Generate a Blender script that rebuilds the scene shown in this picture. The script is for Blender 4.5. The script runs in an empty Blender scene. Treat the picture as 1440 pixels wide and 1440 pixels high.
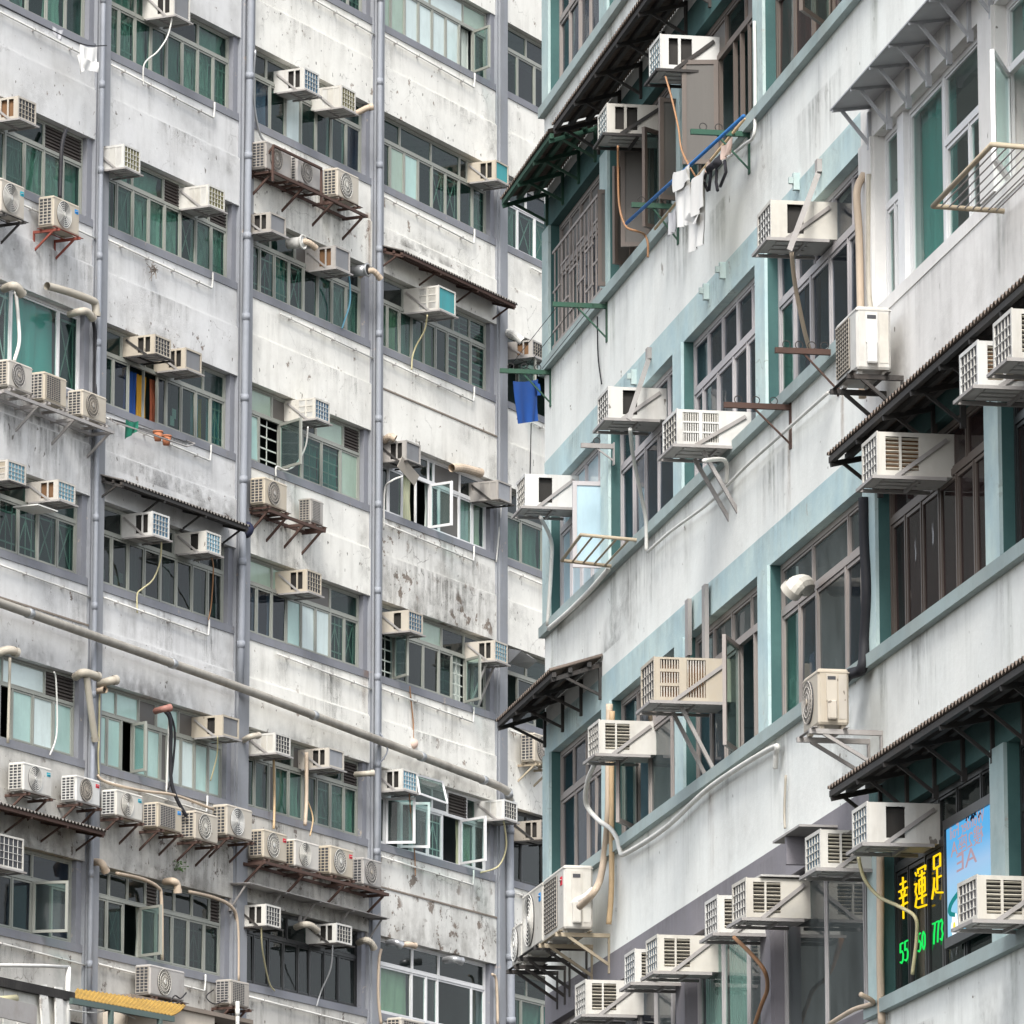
import bpy, math, random
from mathutils import Vector, Matrix
random.seed(7)
S = bpy.context.scene
COL = S.collection
R_ = math.radians

# ------------------------------------------------------------------ camera, sky, sun, exposure
CAM = Vector((0, 0, 1.6)); FPX = 8320.0; PITCH = R_(11.598)
cd = bpy.data.cameras.new('camera'); cam = bpy.data.objects.new('camera', cd); COL.objects.link(cam)
cam.location = CAM; cam.rotation_euler = (R_(90) + PITCH, 0, 0)
cd.sensor_width = 36; cd.lens = 36 * FPX / 1440; cd.clip_start = 1; cd.clip_end = 3000
S.camera = cam
W = bpy.data.worlds.new('World'); S.world = W; W.use_nodes = True
wn = W.node_tree; bg = wn.nodes['Background']
sky = wn.nodes.new('ShaderNodeTexSky'); sky.sky_type = 'NISHITA'; sky.sun_disc = False
SUN_EL, SUN_AZ = R_(46), R_(186)          # azimuth clockwise from +Y
sky.sun_elevation = SUN_EL; sky.sun_rotation = SUN_AZ; sky.dust_density = 3.0; sky.air_density = 1.0; sky.ozone_density = 1.0
hs = wn.nodes.new('ShaderNodeHueSaturation'); hs.inputs['Saturation'].default_value = 0.30   # white overcast sky
wn.links.new(sky.outputs[0], hs.inputs['Color']); wn.links.new(hs.outputs[0], bg.inputs['Color'])
bg.inputs['Strength'].default_value = 0.13
sl = bpy.data.lights.new('sun', 'SUN'); sl.energy = 1.5; sl.angle = R_(18); sl.color = (1, .965, .91)
so = bpy.data.objects.new('sun', sl); COL.objects.link(so)
so.rotation_euler = (R_(90) - SUN_EL, 0, math.pi - SUN_AZ); so.location = (0, 0, 60)
S.view_settings.view_transform = 'Standard'; S.view_settings.look = 'None'
S.view_settings.exposure = 1.36; S.view_settings.gamma = 1; S.view_settings.use_curve_mapping = False
S.cycles.max_bounces = 8; S.cycles.transparent_max_bounces = 12; S.cycles.caustics_reflective = False; S.cycles.caustics_refractive = False
S.cycles.use_denoising = True

# ------------------------------------------------------------------ the two facades: u runs right along the wall, z up, w out of the wall
class Facade:
    def __init__(s, az, d, u0, flip):
        a = R_(az); ud = Vector((math.sin(a), math.cos(a))); n = Vector((ud.y, -ud.x))
        s.n, s.d, s.ud, s.u0, s.flip = n, d, ud, u0, flip
        s.x = -ud if flip else ud; s.out = -n if flip else n
        P = ud * u0 + n * d
        s.o = Vector((P.x, P.y, 0)); s.rz = math.atan2(s.x.y, s.x.x)
        s.M = Matrix.Translation(s.o) @ Matrix.Rotation(s.rz, 4, 'Z')
    def at(s, px, py, w=0.0):            # a point of the photograph (1440 px) measured on the plane w metres out of the wall
        X, Y = px - 720, 720 - py
        c, k = math.cos(PITCH), math.sin(PITCH)
        d = Vector((X, FPX * c - Y * k, FPX * k + Y * c))
        dd = s.d + (-w if s.flip else w)
        t = dd / (s.n.x * d.x + s.n.y * d.y)
        P = d * t
        u = P.x * s.ud.x + P.y * s.ud.y
        return ((s.u0 - u) if s.flip else (u - s.u0)), P.z + CAM.z
    def p3(s, px, py, w=0.0):            # the same as a local point
        u, z = s.at(px, py, w); return Vector((u, -w, z))
L = Facade(26.648, -48.476, 70, False)
R = Facade(-10.345, 12.026, 65, True)

# ------------------------------------------------------------------ mesh helpers
class MB:
    def __init__(s): s.v, s.f = [], []
    def box(s, x0, x1, y0, y1, z0, z1):
        b = len(s.v)
        s.v += [(x0,y0,z0),(x1,y0,z0),(x1,y1,z0),(x0,y1,z0),(x0,y0,z1),(x1,y0,z1),(x1,y1,z1),(x0,y1,z1)]
        s.f += [tuple(b+i for i in q) for q in ((0,3,2,1),(4,5,6,7),(0,1,5,4),(1,2,6,5),(2,3,7,6),(3,0,4,7))]
        return s
    def bev(s, x0, x1, y0, y1, z0, z1, r=.012):    # box whose upright and top edges are chamfered
        b = len(s.v)
        def ring(z, k): return [(x0+r,y0+k,z),(x1-r,y0+k,z),(x1-k,y0+r,z),(x1-k,y1-r,z),(x1-r,y1-k,z),(x0+r,y1-k,z),(x0+k,y1-r,z),(x0+k,y0+r,z)]
        for z, k in ((z0, r*.6), (z0+r, 0), (z1-r, 0), (z1, r*.6)): s.v += ring(z, k)
        for j in range(3):
            for i in range(8):
                a = b+j*8; s.f.append((a+i, a+(i+1)%8, a+8+(i+1)%8, a+8+i))
        s.f.append(tuple(b+i for i in range(7,-1,-1))); s.f.append(tuple(b+24+i for i in range(8)))
        return s
    def bar(s, p, q, a, b_=None, up=(0,0,1)):      # square bar from p to q
        p, q = Vector(p), Vector(q); b_ = b_ or a
        d = (q-p).normalized(); x = d.cross(Vector(up))
        if x.length < 1e-3: x = d.cross(Vector((1,0,0)))
        x.normalize(); y = x.cross(d)
        n = len(s.v)
        for c in (p, q):
            for i, j in ((-1,-1),(1,-1),(1,1),(-1,1)): s.v.append(tuple(c + x*(i*a/2) + y*(j*b_/2)))
        s.f += [tuple(n+i for i in t) for t in ((0,1,2,3),(7,6,5,4),(0,4,5,1),(1,5,6,2),(2,6,7,3),(3,7,4,0))]
        return s
    def tube(s, pts, r, n=8, cap=True):
        pts = [Vector(p) for p in pts]; rs = r if isinstance(r, (list, tuple)) else [r]*len(pts)
        b = len(s.v); x = None
        for i, p in enumerate(pts):
            d = (pts[min(i+1, len(pts)-1)] - pts[max(i-1, 0)]).normalized()
            if x is None:
                x = d.cross(Vector((0,0,1)))
                if x.length < 1e-2: x = d.cross(Vector((1,0,0)))
            else: x = x - d*x.dot(d)
            x.normalize(); y = d.cross(x)
            for k in range(n):
                a = 2*math.pi*k/n; s.v.append(tuple(p + (x*math.cos(a) + y*math.sin(a))*rs[i]))
        for i in range(len(pts)-1):
            for k in range(n): s.f.append((b+i*n+k, b+i*n+(k+1)%n, b+(i+1)*n+(k+1)%n, b+(i+1)*n+k))
        if cap:
            s.f.append(tuple(b+k for k in range(n-1,-1,-1))); s.f.append(tuple(b+(len(pts)-1)*n+k for k in range(n)))
        return s
    def ring(s, c, R0, r, axis='y', n=26, m=5):
        b = len(s.v); c = Vector(c)
        for i in range(n):
            a = 2*math.pi*i/n
            for j in range(m):
                t = 2*math.pi*j/m; q = R0 + r*math.cos(t); h = r*math.sin(t)
                o = (q*math.cos(a), h, q*math.sin(a)) if axis == 'y' else ((h, q*math.cos(a), q*math.sin(a)) if axis == 'x' else (q*math.cos(a), q*math.sin(a), h))
                s.v.append(tuple(c + Vector(o)))
        for i in range(n):
            for j in range(m):
                s.f.append((b+i*m+j, b+((i+1)%n)*m+j, b+((i+1)%n)*m+(j+1)%m, b+i*m+(j+1)%m))
        return s
    def disc(s, c, r, n=26, h=.006):     # short cylinder facing -y
        b = len(s.v)
        for y in (c[1]-h, c[1]):
            for i in range(n):
                a = 2*math.pi*i/n; s.v.append((c[0]+r*math.cos(a), y, c[2]+r*math.sin(a)))
        s.f.append(tuple(b+i for i in range(n))); s.f.append(tuple(b+n+i for i in range(n-1,-1,-1)))
        for i in range(n): s.f.append((b+i, b+n+i, b+n+(i+1)%n, b+(i+1)%n))
        return s
    def grid(s, fn, nu, nv):             # fn(a,b) a,b in 0..1
        b = len(s.v)
        for j in range(nv+1):
            for i in range(nu+1): s.v.append(tuple(fn(i/nu, j/nv)))
        for j in range(nv):
            for i in range(nu):
                k = b+j*(nu+1)+i; s.f.append((k, k+1, k+nu+2, k+nu+1))
        return s
    def mesh(s, name, mat, smooth=False, recalc=True):
        me = bpy.data.meshes.new(name); me.from_pydata(s.v, [], s.f)
        if mat: me.materials.append(M[mat] if isinstance(mat, str) else mat)
        if smooth: me.shade_smooth()
        return me
    def build(s, name, mat, parent=None, smooth=False, loc=None):
        return obj(name, s.mesh(name, mat, smooth), parent, loc)
def obj(name, me, parent=None, loc=None, scale=None, rot=None):
    o = bpy.data.objects.new(name, me); COL.objects.link(o)
    if parent: o.parent = parent
    if loc is not None: o.location = loc
    if scale is not None: o.scale = scale
    if rot is not None: o.rotation_euler = rot
    return o
def tag(o, label, cat, group=None, kind=None):
    if label: o['label'] = label
    if cat: o['category'] = cat
    if group: o['group'] = group
    if kind: o['kind'] = kind
    return o
def root(name, F, p, label, cat, group=None, extra=0):
    o = bpy.data.objects.new(name, None); COL.objects.link(o); o.empty_display_size = .2
    o.location = F.M @ Vector(p); o.rotation_euler = (0, 0, F.rz + extra)
    return tag(o, label, cat, group)
def single(name, F, mb, mat, p, label, cat, group=None, smooth=False):   # a one-mesh thing; mb in facade coordinates, origin moved to p
    p = Vector(p); mb.v = [tuple(Vector(q) - p) for q in mb.v]
    o = mb.build(name, mat, None, smooth); o.location = F.M @ p; o.rotation_euler = (0, 0, F.rz)
    return tag(o, label, cat, group)
def smoothpts(pts, n=6):
    P = [Vector(p) for p in pts]; out = []
    if len(P) < 3: return P
    for i in range(len(P)-1):
        a, b, c, d = P[max(i-1,0)], P[i], P[i+1], P[min(i+2,len(P)-1)]
        for k in range(n):
            t = k/n; out.append(.5*((2*b)+(c-a)*t+(2*a-5*b+4*c-d)*t*t+(3*b-a-3*c+d)*t**3))
    return out + [P[-1]]

# ------------------------------------------------------------------ materials
M = {}
def nt(name):
    m = bpy.data.materials.new(name); m.use_nodes = True; t = m.node_tree
    for n in list(t.nodes): t.nodes.remove(n)
    o = t.nodes.new('ShaderNodeOutputMaterial'); M[name] = m
    return m, t, o
def N(t, kind, **kw):
    n = t.nodes.new(kind)
    for k, v in kw.items(): setattr(n, k, v)
    return n
def coords(t, rnd):
    tc = N(t, 'ShaderNodeTexCoord'); out = tc.outputs['Object']
    if rnd:
        oi = N(t, 'ShaderNodeObjectInfo'); mu = N(t, 'ShaderNodeVectorMath', operation='ADD')
        sc = N(t, 'ShaderNodeMath', operation='MULTIPLY'); sc.inputs[1].default_value = 57.0
        t.links.new(oi.outputs['Random'], sc.inputs[0]); t.links.new(out, mu.inputs[0]); t.links.new(sc.outputs[0], mu.inputs[1]); out = mu.outputs[0]
    return out
def noise(t, vec, scale, detail=4, rough=.6, stretch=None):
    if stretch:
        mp = N(t, 'ShaderNodeMapping'); mp.inputs['Scale'].default_value = stretch; t.links.new(vec, mp.inputs[0]); vec = mp.outputs[0]
    n = N(t, 'ShaderNodeTexNoise'); n.inputs['Scale'].default_value = scale; n.inputs['Detail'].default_value = detail; n.inputs['Roughness'].default_value = rough
    t.links.new(vec, n.inputs['Vector']); return n.outputs['Fac']
def ramp(t, fac, a, b, lo=0.0, hi=1.0):
    r = N(t, 'ShaderNodeMapRange'); r.clamp = True
    for k, v in zip((1, 2, 3, 4), (a, b, lo, hi)): r.inputs[k].default_value = v
    t.links.new(fac, r.inputs[0]); return r.outputs[0]
def mul(t, a, b, op='MULTIPLY'):
    m = N(t, 'ShaderNodeMath', operation=op)
    for i, q in enumerate((a, b)):
        if isinstance(q, (int, float)): m.inputs[i].default_value = q
        else: t.links.new(q, m.inputs[i])
    return m.outputs[0]
def mix(t, fac, a, b):
    m = N(t, 'ShaderNodeMix', data_type='RGBA'); m.clamp_factor = True
    if isinstance(fac, (int, float)): m.inputs[0].default_value = fac
    else: t.links.new(fac, m.inputs[0])
    for i, q in ((6, a), (7, b)):
        if isinstance(q, (tuple, list)): m.inputs[i].default_value = (*q[:3], 1)
        else: t.links.new(q, m.inputs[i])
    return m.outputs[2]
def paint(name, col, dirt=.5, dcol=(.16,.15,.13), streak=.5, peel=.0, pcol=(.30,.26,.22), rough=.8, bump=.25, metal=0., rnd=True, drip=None, big=.5, spots=0., bs=30., spec=.3, crack=0., col2=None, vary=0.):
    m, t, o = nt(name); c = coords(t, rnd)
    base = mix(t, ramp(t, noise(t, c, big, 5, .6), .35, .7), col, [x*.86 for x in col])
    if col2: base = mix(t, ramp(t, noise(t, c, .9, 6, .65), .40, .62), base, col2)
    if vary:
        ov = N(t, 'ShaderNodeObjectInfo'); base = mix(t, mul(t, ov.outputs['Random'], vary), base, [col[0]*.80, col[1]*.70, col[2]*.52])
    fine = noise(t, c, 14, 5, .7)
    base = mix(t, ramp(t, fine, .3, .75, 0, .35), base, [x*.80 for x in col])
    st = noise(t, c, 1.0, 5, .62, (3.2, 3.2, .55))
    st2 = noise(t, c, 1.0, 4, .6, (13, 13, .5))
    smask = mul(t, ramp(t, st, .50, .82), ramp(t, st2, .35, .65, .45, 1))
    if drip:      # grime washes down from under each ledge
        sx = N(t, 'ShaderNodeSeparateXYZ'); t.links.new(c, sx.inputs[0])
        fr = mul(t, mul(t, mul(t, sx.outputs[2], drip, 'SUBTRACT'), 3.0, 'DIVIDE'), 1.0, 'FLOORED_MODULO')
        # fr ~ 1 just under the ledge, falling to 0 over the storey
        top = ramp(t, fr, .60, 1.0, 0, 1); low = ramp(t, fr, .70, .46, 0, .75)
        lev = mul(t, mul(t, top, low, 'MAXIMUM'), 1.0, 'MULTIPLY')
        smask = mul(t, smask, mul(t, lev, .45, 'ADD'))
        g = ramp(t, noise(t, c, 1.0, 4, .6, (1.6, 1.6, 1.1)), .48, .74)
        base = mix(t, mul(t, mul(t, g, low), dirt*.9), base, dcol)
    base = mix(t, mul(t, smask, streak), base, dcol)
    base = mix(t, mul(t, ramp(t, noise(t, c, 1.7, 6, .65), .50, .80), dirt), base, [x*.55+y*.25 for x, y in zip(dcol, col)])
    hgt = fine
    if crack:
        vo = N(t, 'ShaderNodeTexVoronoi', feature='DISTANCE_TO_EDGE'); vo.inputs['Scale'].default_value = 1.1
        wv = N(t, 'ShaderNodeVectorMath', operation='ADD'); nz = N(t, 'ShaderNodeTexNoise'); nz.inputs['Scale'].default_value = 3.0; nz.inputs['Detail'].default_value = 6
        sc = N(t, 'ShaderNodeVectorMath', operation='SCALE'); sc.inputs['Scale'].default_value = .55
        t.links.new(c, nz.inputs['Vector']); t.links.new(nz.outputs['Color'], sc.inputs[0]); t.links.new(c, wv.inputs[0]); t.links.new(sc.outputs[0], wv.inputs[1]); t.links.new(wv.outputs[0], vo.inputs['Vector'])
        ck = mul(t, ramp(t, vo.outputs['Distance'], .012, .002), ramp(t, noise(t, c, .9, 3), .50, .62))
        base = mix(t, mul(t, ck, crack), base, (.13,.115,.10))
    if peel > 0:
        pm = ramp(t, noise(t, c, 3.2, 8, .68), .665-peel*.13, .675-peel*.13)
        pm = mul(t, pm, ramp(t, noise(t, c, .8, 3, .5), .47, .56))
        base = mix(t, pm, base, mix(t, noise(t, c, 22, 3), pcol, [x*.55 for x in pcol]))
        hgt = mul(t, fine, mul(t, pm, -1.5), 'ADD')
    if spots > 0:
        sm = ramp(t, noise(t, c, 9, 2, .5, (1.2, 1.2, .8)), .735-.03*spots, .76-.03*spots)
        base = mix(t, mul(t, sm, .8), base, (.10,.085,.07))
    b = N(t, 'ShaderNodeBsdfPrincipled'); b.inputs['Roughness'].default_value = rough; b.inputs['Metallic'].default_value = metal
    b.inputs['Specular IOR Level'].default_value = spec
    t.links.new(base, b.inputs['Base Color'])
    if bump:
        bp = N(t, 'ShaderNodeBump'); bp.inputs['Strength'].default_value = bump; bp.inputs['Distance'].default_value = .012
        t.links.new(hgt, bp.inputs['Height']); t.links.new(bp.outputs[0], b.inputs['Normal'])
    t.links.new(b.outputs[0], o.inputs[0]); return m
def glass(name, tint, film=.10, fcol=(.45,.47,.46), ior=1.42, rough=.03):
    m, t, o = nt(name); c = coords(t, True)
    tr = N(t, 'ShaderNodeBsdfTransparent'); tr.inputs[0].default_value = (*tint, 1)
    gl = N(t, 'ShaderNodeBsdfGlossy'); gl.inputs['Roughness'].default_value = rough; gl.inputs['Color'].default_value = (.95,.95,.95,1)
    bp = N(t, 'ShaderNodeBump'); bp.inputs['Strength'].default_value = .08; bp.inputs['Distance'].default_value = .02
    t.links.new(noise(t, c, 2.2, 2), bp.inputs['Height']); t.links.new(bp.outputs[0], gl.inputs['Normal'])
    fr = N(t, 'ShaderNodeFresnel'); fr.inputs[0].default_value = ior
    ge = N(t, 'ShaderNodeNewGeometry'); ff = mul(t, mul(t, fr.outputs[0], .7), mul(t, 1.0, ge.outputs['Backfacing'], 'SUBTRACT'))   # reflections dimmed below plain Fresnel so the panes read darker
    mx = N(t, 'ShaderNodeMixShader'); t.links.new(ff, mx.inputs[0]); t.links.new(tr.outputs[0], mx.inputs[1]); t.links.new(gl.outputs[0], mx.inputs[2])
    df = N(t, 'ShaderNodeBsdfDiffuse'); df.inputs[0].default_value = (*fcol, 1)
    m2 = N(t, 'ShaderNodeMixShader'); t.links.new(mul(t, ramp(t, noise(t, c, 1.3, 5, .6, (3, 3, .9)), .3, .75, .35, 1.2), film), m2.inputs[0])
    t.links.new(mx.outputs[0], m2.inputs[1]); t.links.new(df.outputs[0], m2.inputs[2]); t.links.new(m2.outputs[0], o.inputs[0]); return m
def plain(name, col, rough=.6, metal=0., spec=.4):
    return paint(name, col, dirt=.25, streak=.2, rough=rough, metal=metal, bump=.08, spec=spec)
def emit(name, col, s):
    m, t, o = nt(name); e = N(t, 'ShaderNodeEmission'); e.inputs[0].default_value = (*col, 1); e.inputs[1].default_value = s
    t.links.new(e.outputs[0], o.inputs[0]); return m

LV0 = 27.264 + 1.6     # left building: sill height of row 0; rows go down by 3 m
RV0 = 14.887 + 1.6     # right building: sill-bottom height of row 0 (laundry row)
paint('wall_grey', crack=0.35, col=(.66,.66,.652), col2=(.62,.62,.618), dirt=.28, streak=.45, peel=.12, drip=LV0, rnd=False, spots=.6, pcol=(.30,.25,.22))
paint('wall_white', crack=0.45, col=(.81,.795,.74), col2=(.78,.77,.72), dirt=.2, streak=.45, peel=.3, drip=LV0, rnd=False, spots=.7, pcol=(.40,.34,.29), dcol=(.20,.18,.14))
paint('wall_worn', crack=0.8, col=(.72,.71,.67), dirt=.65, streak=.8, peel=.75, drip=LV0, rnd=False, spots=1., pcol=(.30,.25,.21), dcol=(.17,.15,.12))
paint('wall_grimy', crack=0.7, col=(.54,.525,.49), dirt=.75, streak=.7, peel=.5, drip=LV0, rnd=False, spots=1., pcol=(.22,.19,.17), dcol=(.13,.12,.10))
paint('trim_lavender', (.225,.232,.258), dirt=.45, streak=.5, peel=.15, rnd=False, pcol=(.42,.38,.34))
paint('column_lavender', (.265,.277,.30), dirt=.35, streak=.45, peel=.15, rnd=False, pcol=(.45,.40,.37))
paint('pipe_lavender', (.265,.282,.315), dirt=.3, streak=.3, rnd=False, rough=.5)
paint('mortar_brown', (.24,.20,.165), dirt=.6, streak=.3, rnd=False, bump=.6)
paint('wall_right', (.80,.81,.775), col2=(.775,.795,.765), dirt=.18, streak=.38, peel=.08, drip=RV0, rnd=False, spots=.35, dcol=(.26,.27,.24), bump=.35)
paint('wall_right_cream', (.76,.745,.72), dirt=.2, streak=.35, rnd=False, spots=.5, dcol=(.28,.25,.22), bump=.3)
paint('trim_teal', (.38,.50,.50), col2=(.50,.58,.56), dirt=.45, crack=.4, streak=.4, peel=.12, rnd=False, pcol=(.50,.50,.46), dcol=(.20,.22,.20), bump=.35)
paint('trim_blue', (.42,.56,.59), col2=(.54,.65,.62), dirt=.42, crack=.4, streak=.4, peel=.1, rnd=False, pcol=(.50,.53,.50), dcol=(.22,.25,.24), bump=.35)
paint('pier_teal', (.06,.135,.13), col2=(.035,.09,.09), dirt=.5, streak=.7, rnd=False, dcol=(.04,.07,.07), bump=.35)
paint('trim_dark_grey', (.215,.205,.225), dirt=.3, streak=.4, rnd=False, bump=.3)
paint('sill_right', (.35,.43,.43), col2=(.30,.35,.34), dirt=.5, streak=.35, rnd=False, dcol=(.17,.18,.15), bump=.4)
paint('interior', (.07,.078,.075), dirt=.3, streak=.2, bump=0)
plain('frame_alu', (.30,.31,.275), .5); plain('frame_grey', (.42,.40,.395), .5); plain('frame_white', (.74,.74,.74), .45)
plain('frame_taupe', (.31,.275,.255), .5); plain('frame_brown', (.12,.095,.08), .5); plain('frame_black', (.022,.023,.024), .4)
plain('frame_mauve', (.47,.445,.45), .5); plain('sash_panel', (.10,.092,.083), .5)
glass('glass_teal', (.54,.68,.645), .07, (.05,.13,.105)); glass('glass_green', (.45,.62,.54), .12, (.12,.20,.14)); glass('glass_dark', (.35,.44,.42), .05, (.2,.25,.24))
glass('glass_smoke', (.46,.54,.60), .06, (.12,.15,.21)); glass('glass_brown', (.42,.30,.30), .08, (.25,.17,.17)); glass('glass_clear', (.72,.84,.82), .05)
glass('glass_shop', (.35,.42,.42), .16, (.42,.47,.47))
paint('glass_mint', (.38,.56,.51), dirt=.25, streak=.3, rough=.25, bump=.03, spec=.5); paint('glass_pale', (.58,.68,.66), dirt=.2, streak=.3, rough=.25, bump=.03, spec=.5)
paint('glass_blue', (.44,.58,.65), dirt=.15, streak=.2, rough=.15, bump=.03, spec=.6); paint('glass_moss', (.30,.40,.32), dirt=.3, streak=.4, rough=.25, bump=.03, spec=.5)
for nm, c_ in (('curtain_white', (.80,.82,.74)), ('curtain_green', (.50,.55,.51)), ('curtain_khaki', (.55,.56,.38)), ('curtain_teal', (.12,.44,.40)), ('curtain_grey', (.45,.43,.42)), ('curtain_plum', (.34,.24,.23)), ('curtain_blue', (.30,.48,.58))):
    paint(nm, c_, dirt=.2, streak=.3, bump=0, rough=.9)
paint('grille_white', (.62,.66,.60), dirt=.3, streak=.2, bump=0)
paint('vent_dark', (.06,.05,.045), dirt=.4, streak=.3)
paint('ac_white', vary=.42, col=(.595,.595,.575), dirt=.6, streak=.75, dcol=(.25,.21,.17), rough=.45, bump=.05, spots=.3)
paint('ac_cream', vary=.75, col=(.50,.475,.435), dirt=.40, streak=.6, dcol=(.24,.19,.14), rough=.5, bump=.05, spots=.5)
paint('ac_grey', vary=.75, col=(.38,.365,.35), dirt=.5, streak=.6, dcol=(.17,.14,.11), rough=.55, bump=.06, spots=.6)
paint('ac_bottom', (.50,.49,.47), dirt=.7, streak=.2, dcol=(.10,.09,.08), rough=.6, bump=.1, metal=.1)
for nm, c_ in (('coil_blue', (.085,.17,.25)), ('coil_sky', (.18,.36,.46)), ('coil_dark', (.055,.058,.065)), ('coil_mid', (.11,.11,.12)), ('coil_grey', (.20,.205,.215)), ('coil_olive', (.20,.185,.09)), ('coil_teal', (.05,.30,.32)), ('coil_steel', (.30,.31,.33)), ('hollow', (.022,.020,.018))):
    paint(nm, c_, dirt=.35, streak=.5, rough=.6, dcol=(.09,.08,.07), bump=.15)
paint('rust_inside', (.20,.11,.055), dirt=.7, streak=.7, dcol=(.05,.03,.02), bump=.3)
paint('slat_cream', (.58,.54,.45), dirt=.55, streak=.4, dcol=(.20,.15,.09))
paint('bracket_grey', (.34,.325,.315), dirt=.5, streak=.4, dcol=(.17,.12,.08), rough=.6)
paint('bracket_rust', (.085,.05,.04), dirt=.7, streak=.5, dcol=(.05,.04,.035), rough=.85, bump=.3)
paint('bracket_dark', (.045,.043,.042), dirt=.5, streak=.4, dcol=(.10,.07,.05), rough=.75)
paint('bracket_red', (.26,.07,.05), dirt=.5, streak=.4, dcol=(.09,.05,.04), rough=.75)
paint('bracket_ochre', (.40,.34,.25), dirt=.6, streak=.4, dcol=(.2,.12,.07), rough=.75)
paint('bracket_green', (.035,.095,.065), dirt=.6, streak=.4, dcol=(.08,.06,.04), rough=.75)
paint('tin_brown', (.15,.12,.10), dirt=.7, streak=.2, dcol=(.05,.042,.038), rough=.8, bump=.2)
paint('tin_grey', (.15,.14,.13), dirt=.7, streak=.2, dcol=(.06,.05,.045), rough=.8, bump=.2)
paint('canopy_metal', (.45,.46,.48), dirt=.25, streak=.2, rough=.5)
paint('pvc_cream', (.43,.395,.33), dirt=.75, streak=.6, dcol=(.26,.20,.14), rough=.5)
paint('sheet_dirty', (.42,.26,.06), dirt=.8, streak=.5, dcol=(.16,.11,.05), spots=1.2, big=2.5)
paint('pipe_dirty', (.34,.32,.28), dirt=.8, streak=.7, dcol=(.12,.10,.085), rough=.6, spots=.8)
paint('pvc_white', (.66,.655,.62), dirt=.35, streak=.4, dcol=(.22,.19,.15), rough=.5)
paint('pvc_orange', (.50,.36,.21), dirt=.5, streak=.3, rough=.6); paint('pvc_tan', (.52,.42,.32), dirt=.4, streak=.4, rough=.6)
paint('pvc_red', (.34,.16,.13), dirt=.5, streak=.3, rough=.6)
paint('rubber_black', (.016,.016,.02), dirt=.2, streak=.1, rough=.6); paint('hose_yellow', (.55,.50,.30), dirt=.3, streak=.2, rough=.5); paint('hose_blue', (.15,.38,.50), dirt=.2, streak=.2, rough=.5)
paint('hose_copper', (.34,.18,.09), dirt=.3, streak=.2, rough=.5); paint('steel_duct', (.42,.43,.44), dirt=.4, streak=.3, rough=.35, metal=.6)
for nm, c_ in (('cloth_white', (.80,.79,.76)), ('cloth_black', (.012,.012,.018)), ('cloth_beige', (.66,.50,.42)), ('cloth_blue', (.012,.065,.26)), ('cloth_green', (.015,.16,.10)), ('cloth_orange', (.50,.14,.07)), ('cloth_grey', (.52,.52,.54)), ('cloth_navy', (.012,.016,.045)), ('cloth_sky', (.14,.42,.70)), ('pole_blue', (.03,.15,.40)), ('bamboo', (.52,.38,.22)), ('badge_blue', (.02,.25,.62)), ('badge_red', (.60,.03,.05)), ('badge_teal', (.02,.35,.45)), ('sheet_yellow', (.50,.30,.05)), ('board_beige', (.62,.55,.46)), ('leaf', (.06,.12,.03)), ('terracotta', (.42,.16,.08)), ('cloth_yellow', (.62,.33,.03)), ('paper_white', (.75,.75,.72))):
    paint(nm, c_, dirt=.2, streak=.25, rough=.8, bump=.03)
paint('asphalt', (.07,.07,.07), dirt=.4, streak=0, rnd=False)
paint('tile_white', (.72,.71,.66), dirt=.5, streak=.6, rnd=False, dcol=(.25,.2,.1))
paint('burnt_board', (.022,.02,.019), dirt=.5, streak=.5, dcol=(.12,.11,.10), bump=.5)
paint('steel_green', (.09,.13,.12), dirt=.5, streak=.4, rough=.6)
emit('neon_yellow', (1, .64, .01), .50); emit('neon_green', (.015, .80, .12), .46)

# ------------------------------------------------------------------ ground
g = MB().grid(lambda a, b: (-600+1200*a, -400+1300*b, 0), 8, 8).build('ground', 'asphalt'); tag(g, 'grey concrete street between the two apartment buildings', None, kind='structure')

# ------------------------------------------------------------------ windows
UNIT = {}
def unit(key, fn):
    if key not in UNIT: UNIT[key] = fn()
    return UNIT[key]
GL = {'t': 'glass_teal', 'g': 'glass_green', 'k': 'glass_dark', 's': 'glass_smoke', 'r': 'glass_brown', 'y': 'glass_clear', 'f': 'glass_mint', 'p': 'glass_pale', 'b': 'glass_blue', 'm': 'glass_moss', 'q': 'glass_shop', 'w': 'sash_panel'}
def pane_mesh(mat): return unit('pane' + mat, lambda: MB().box(-.5, .5, 0, .006, -.5, .5).mesh('pane', mat))
def curtain_mesh(mat, k):
    def mk():
        rr = random.Random(k); ph = [rr.uniform(0, 6.3) for _ in range(3)]; open_ = rr.uniform(.15, .5) if k < 5 else 0
        def fn(a, b):
            x = a - .5; pinch = 1 - open_*(1-abs(2*b-1))*.6
            return (x*pinch, .5 + .45*math.sin(a*23+ph[0]+.9*math.sin(b*2+ph[2])) * (.6+.4*math.sin(a*7+ph[1])), b-.5)
        return MB().grid(fn, 26, 4).mesh('curtain', mat, True)
    return unit(('cur', mat, k), mk)
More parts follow.
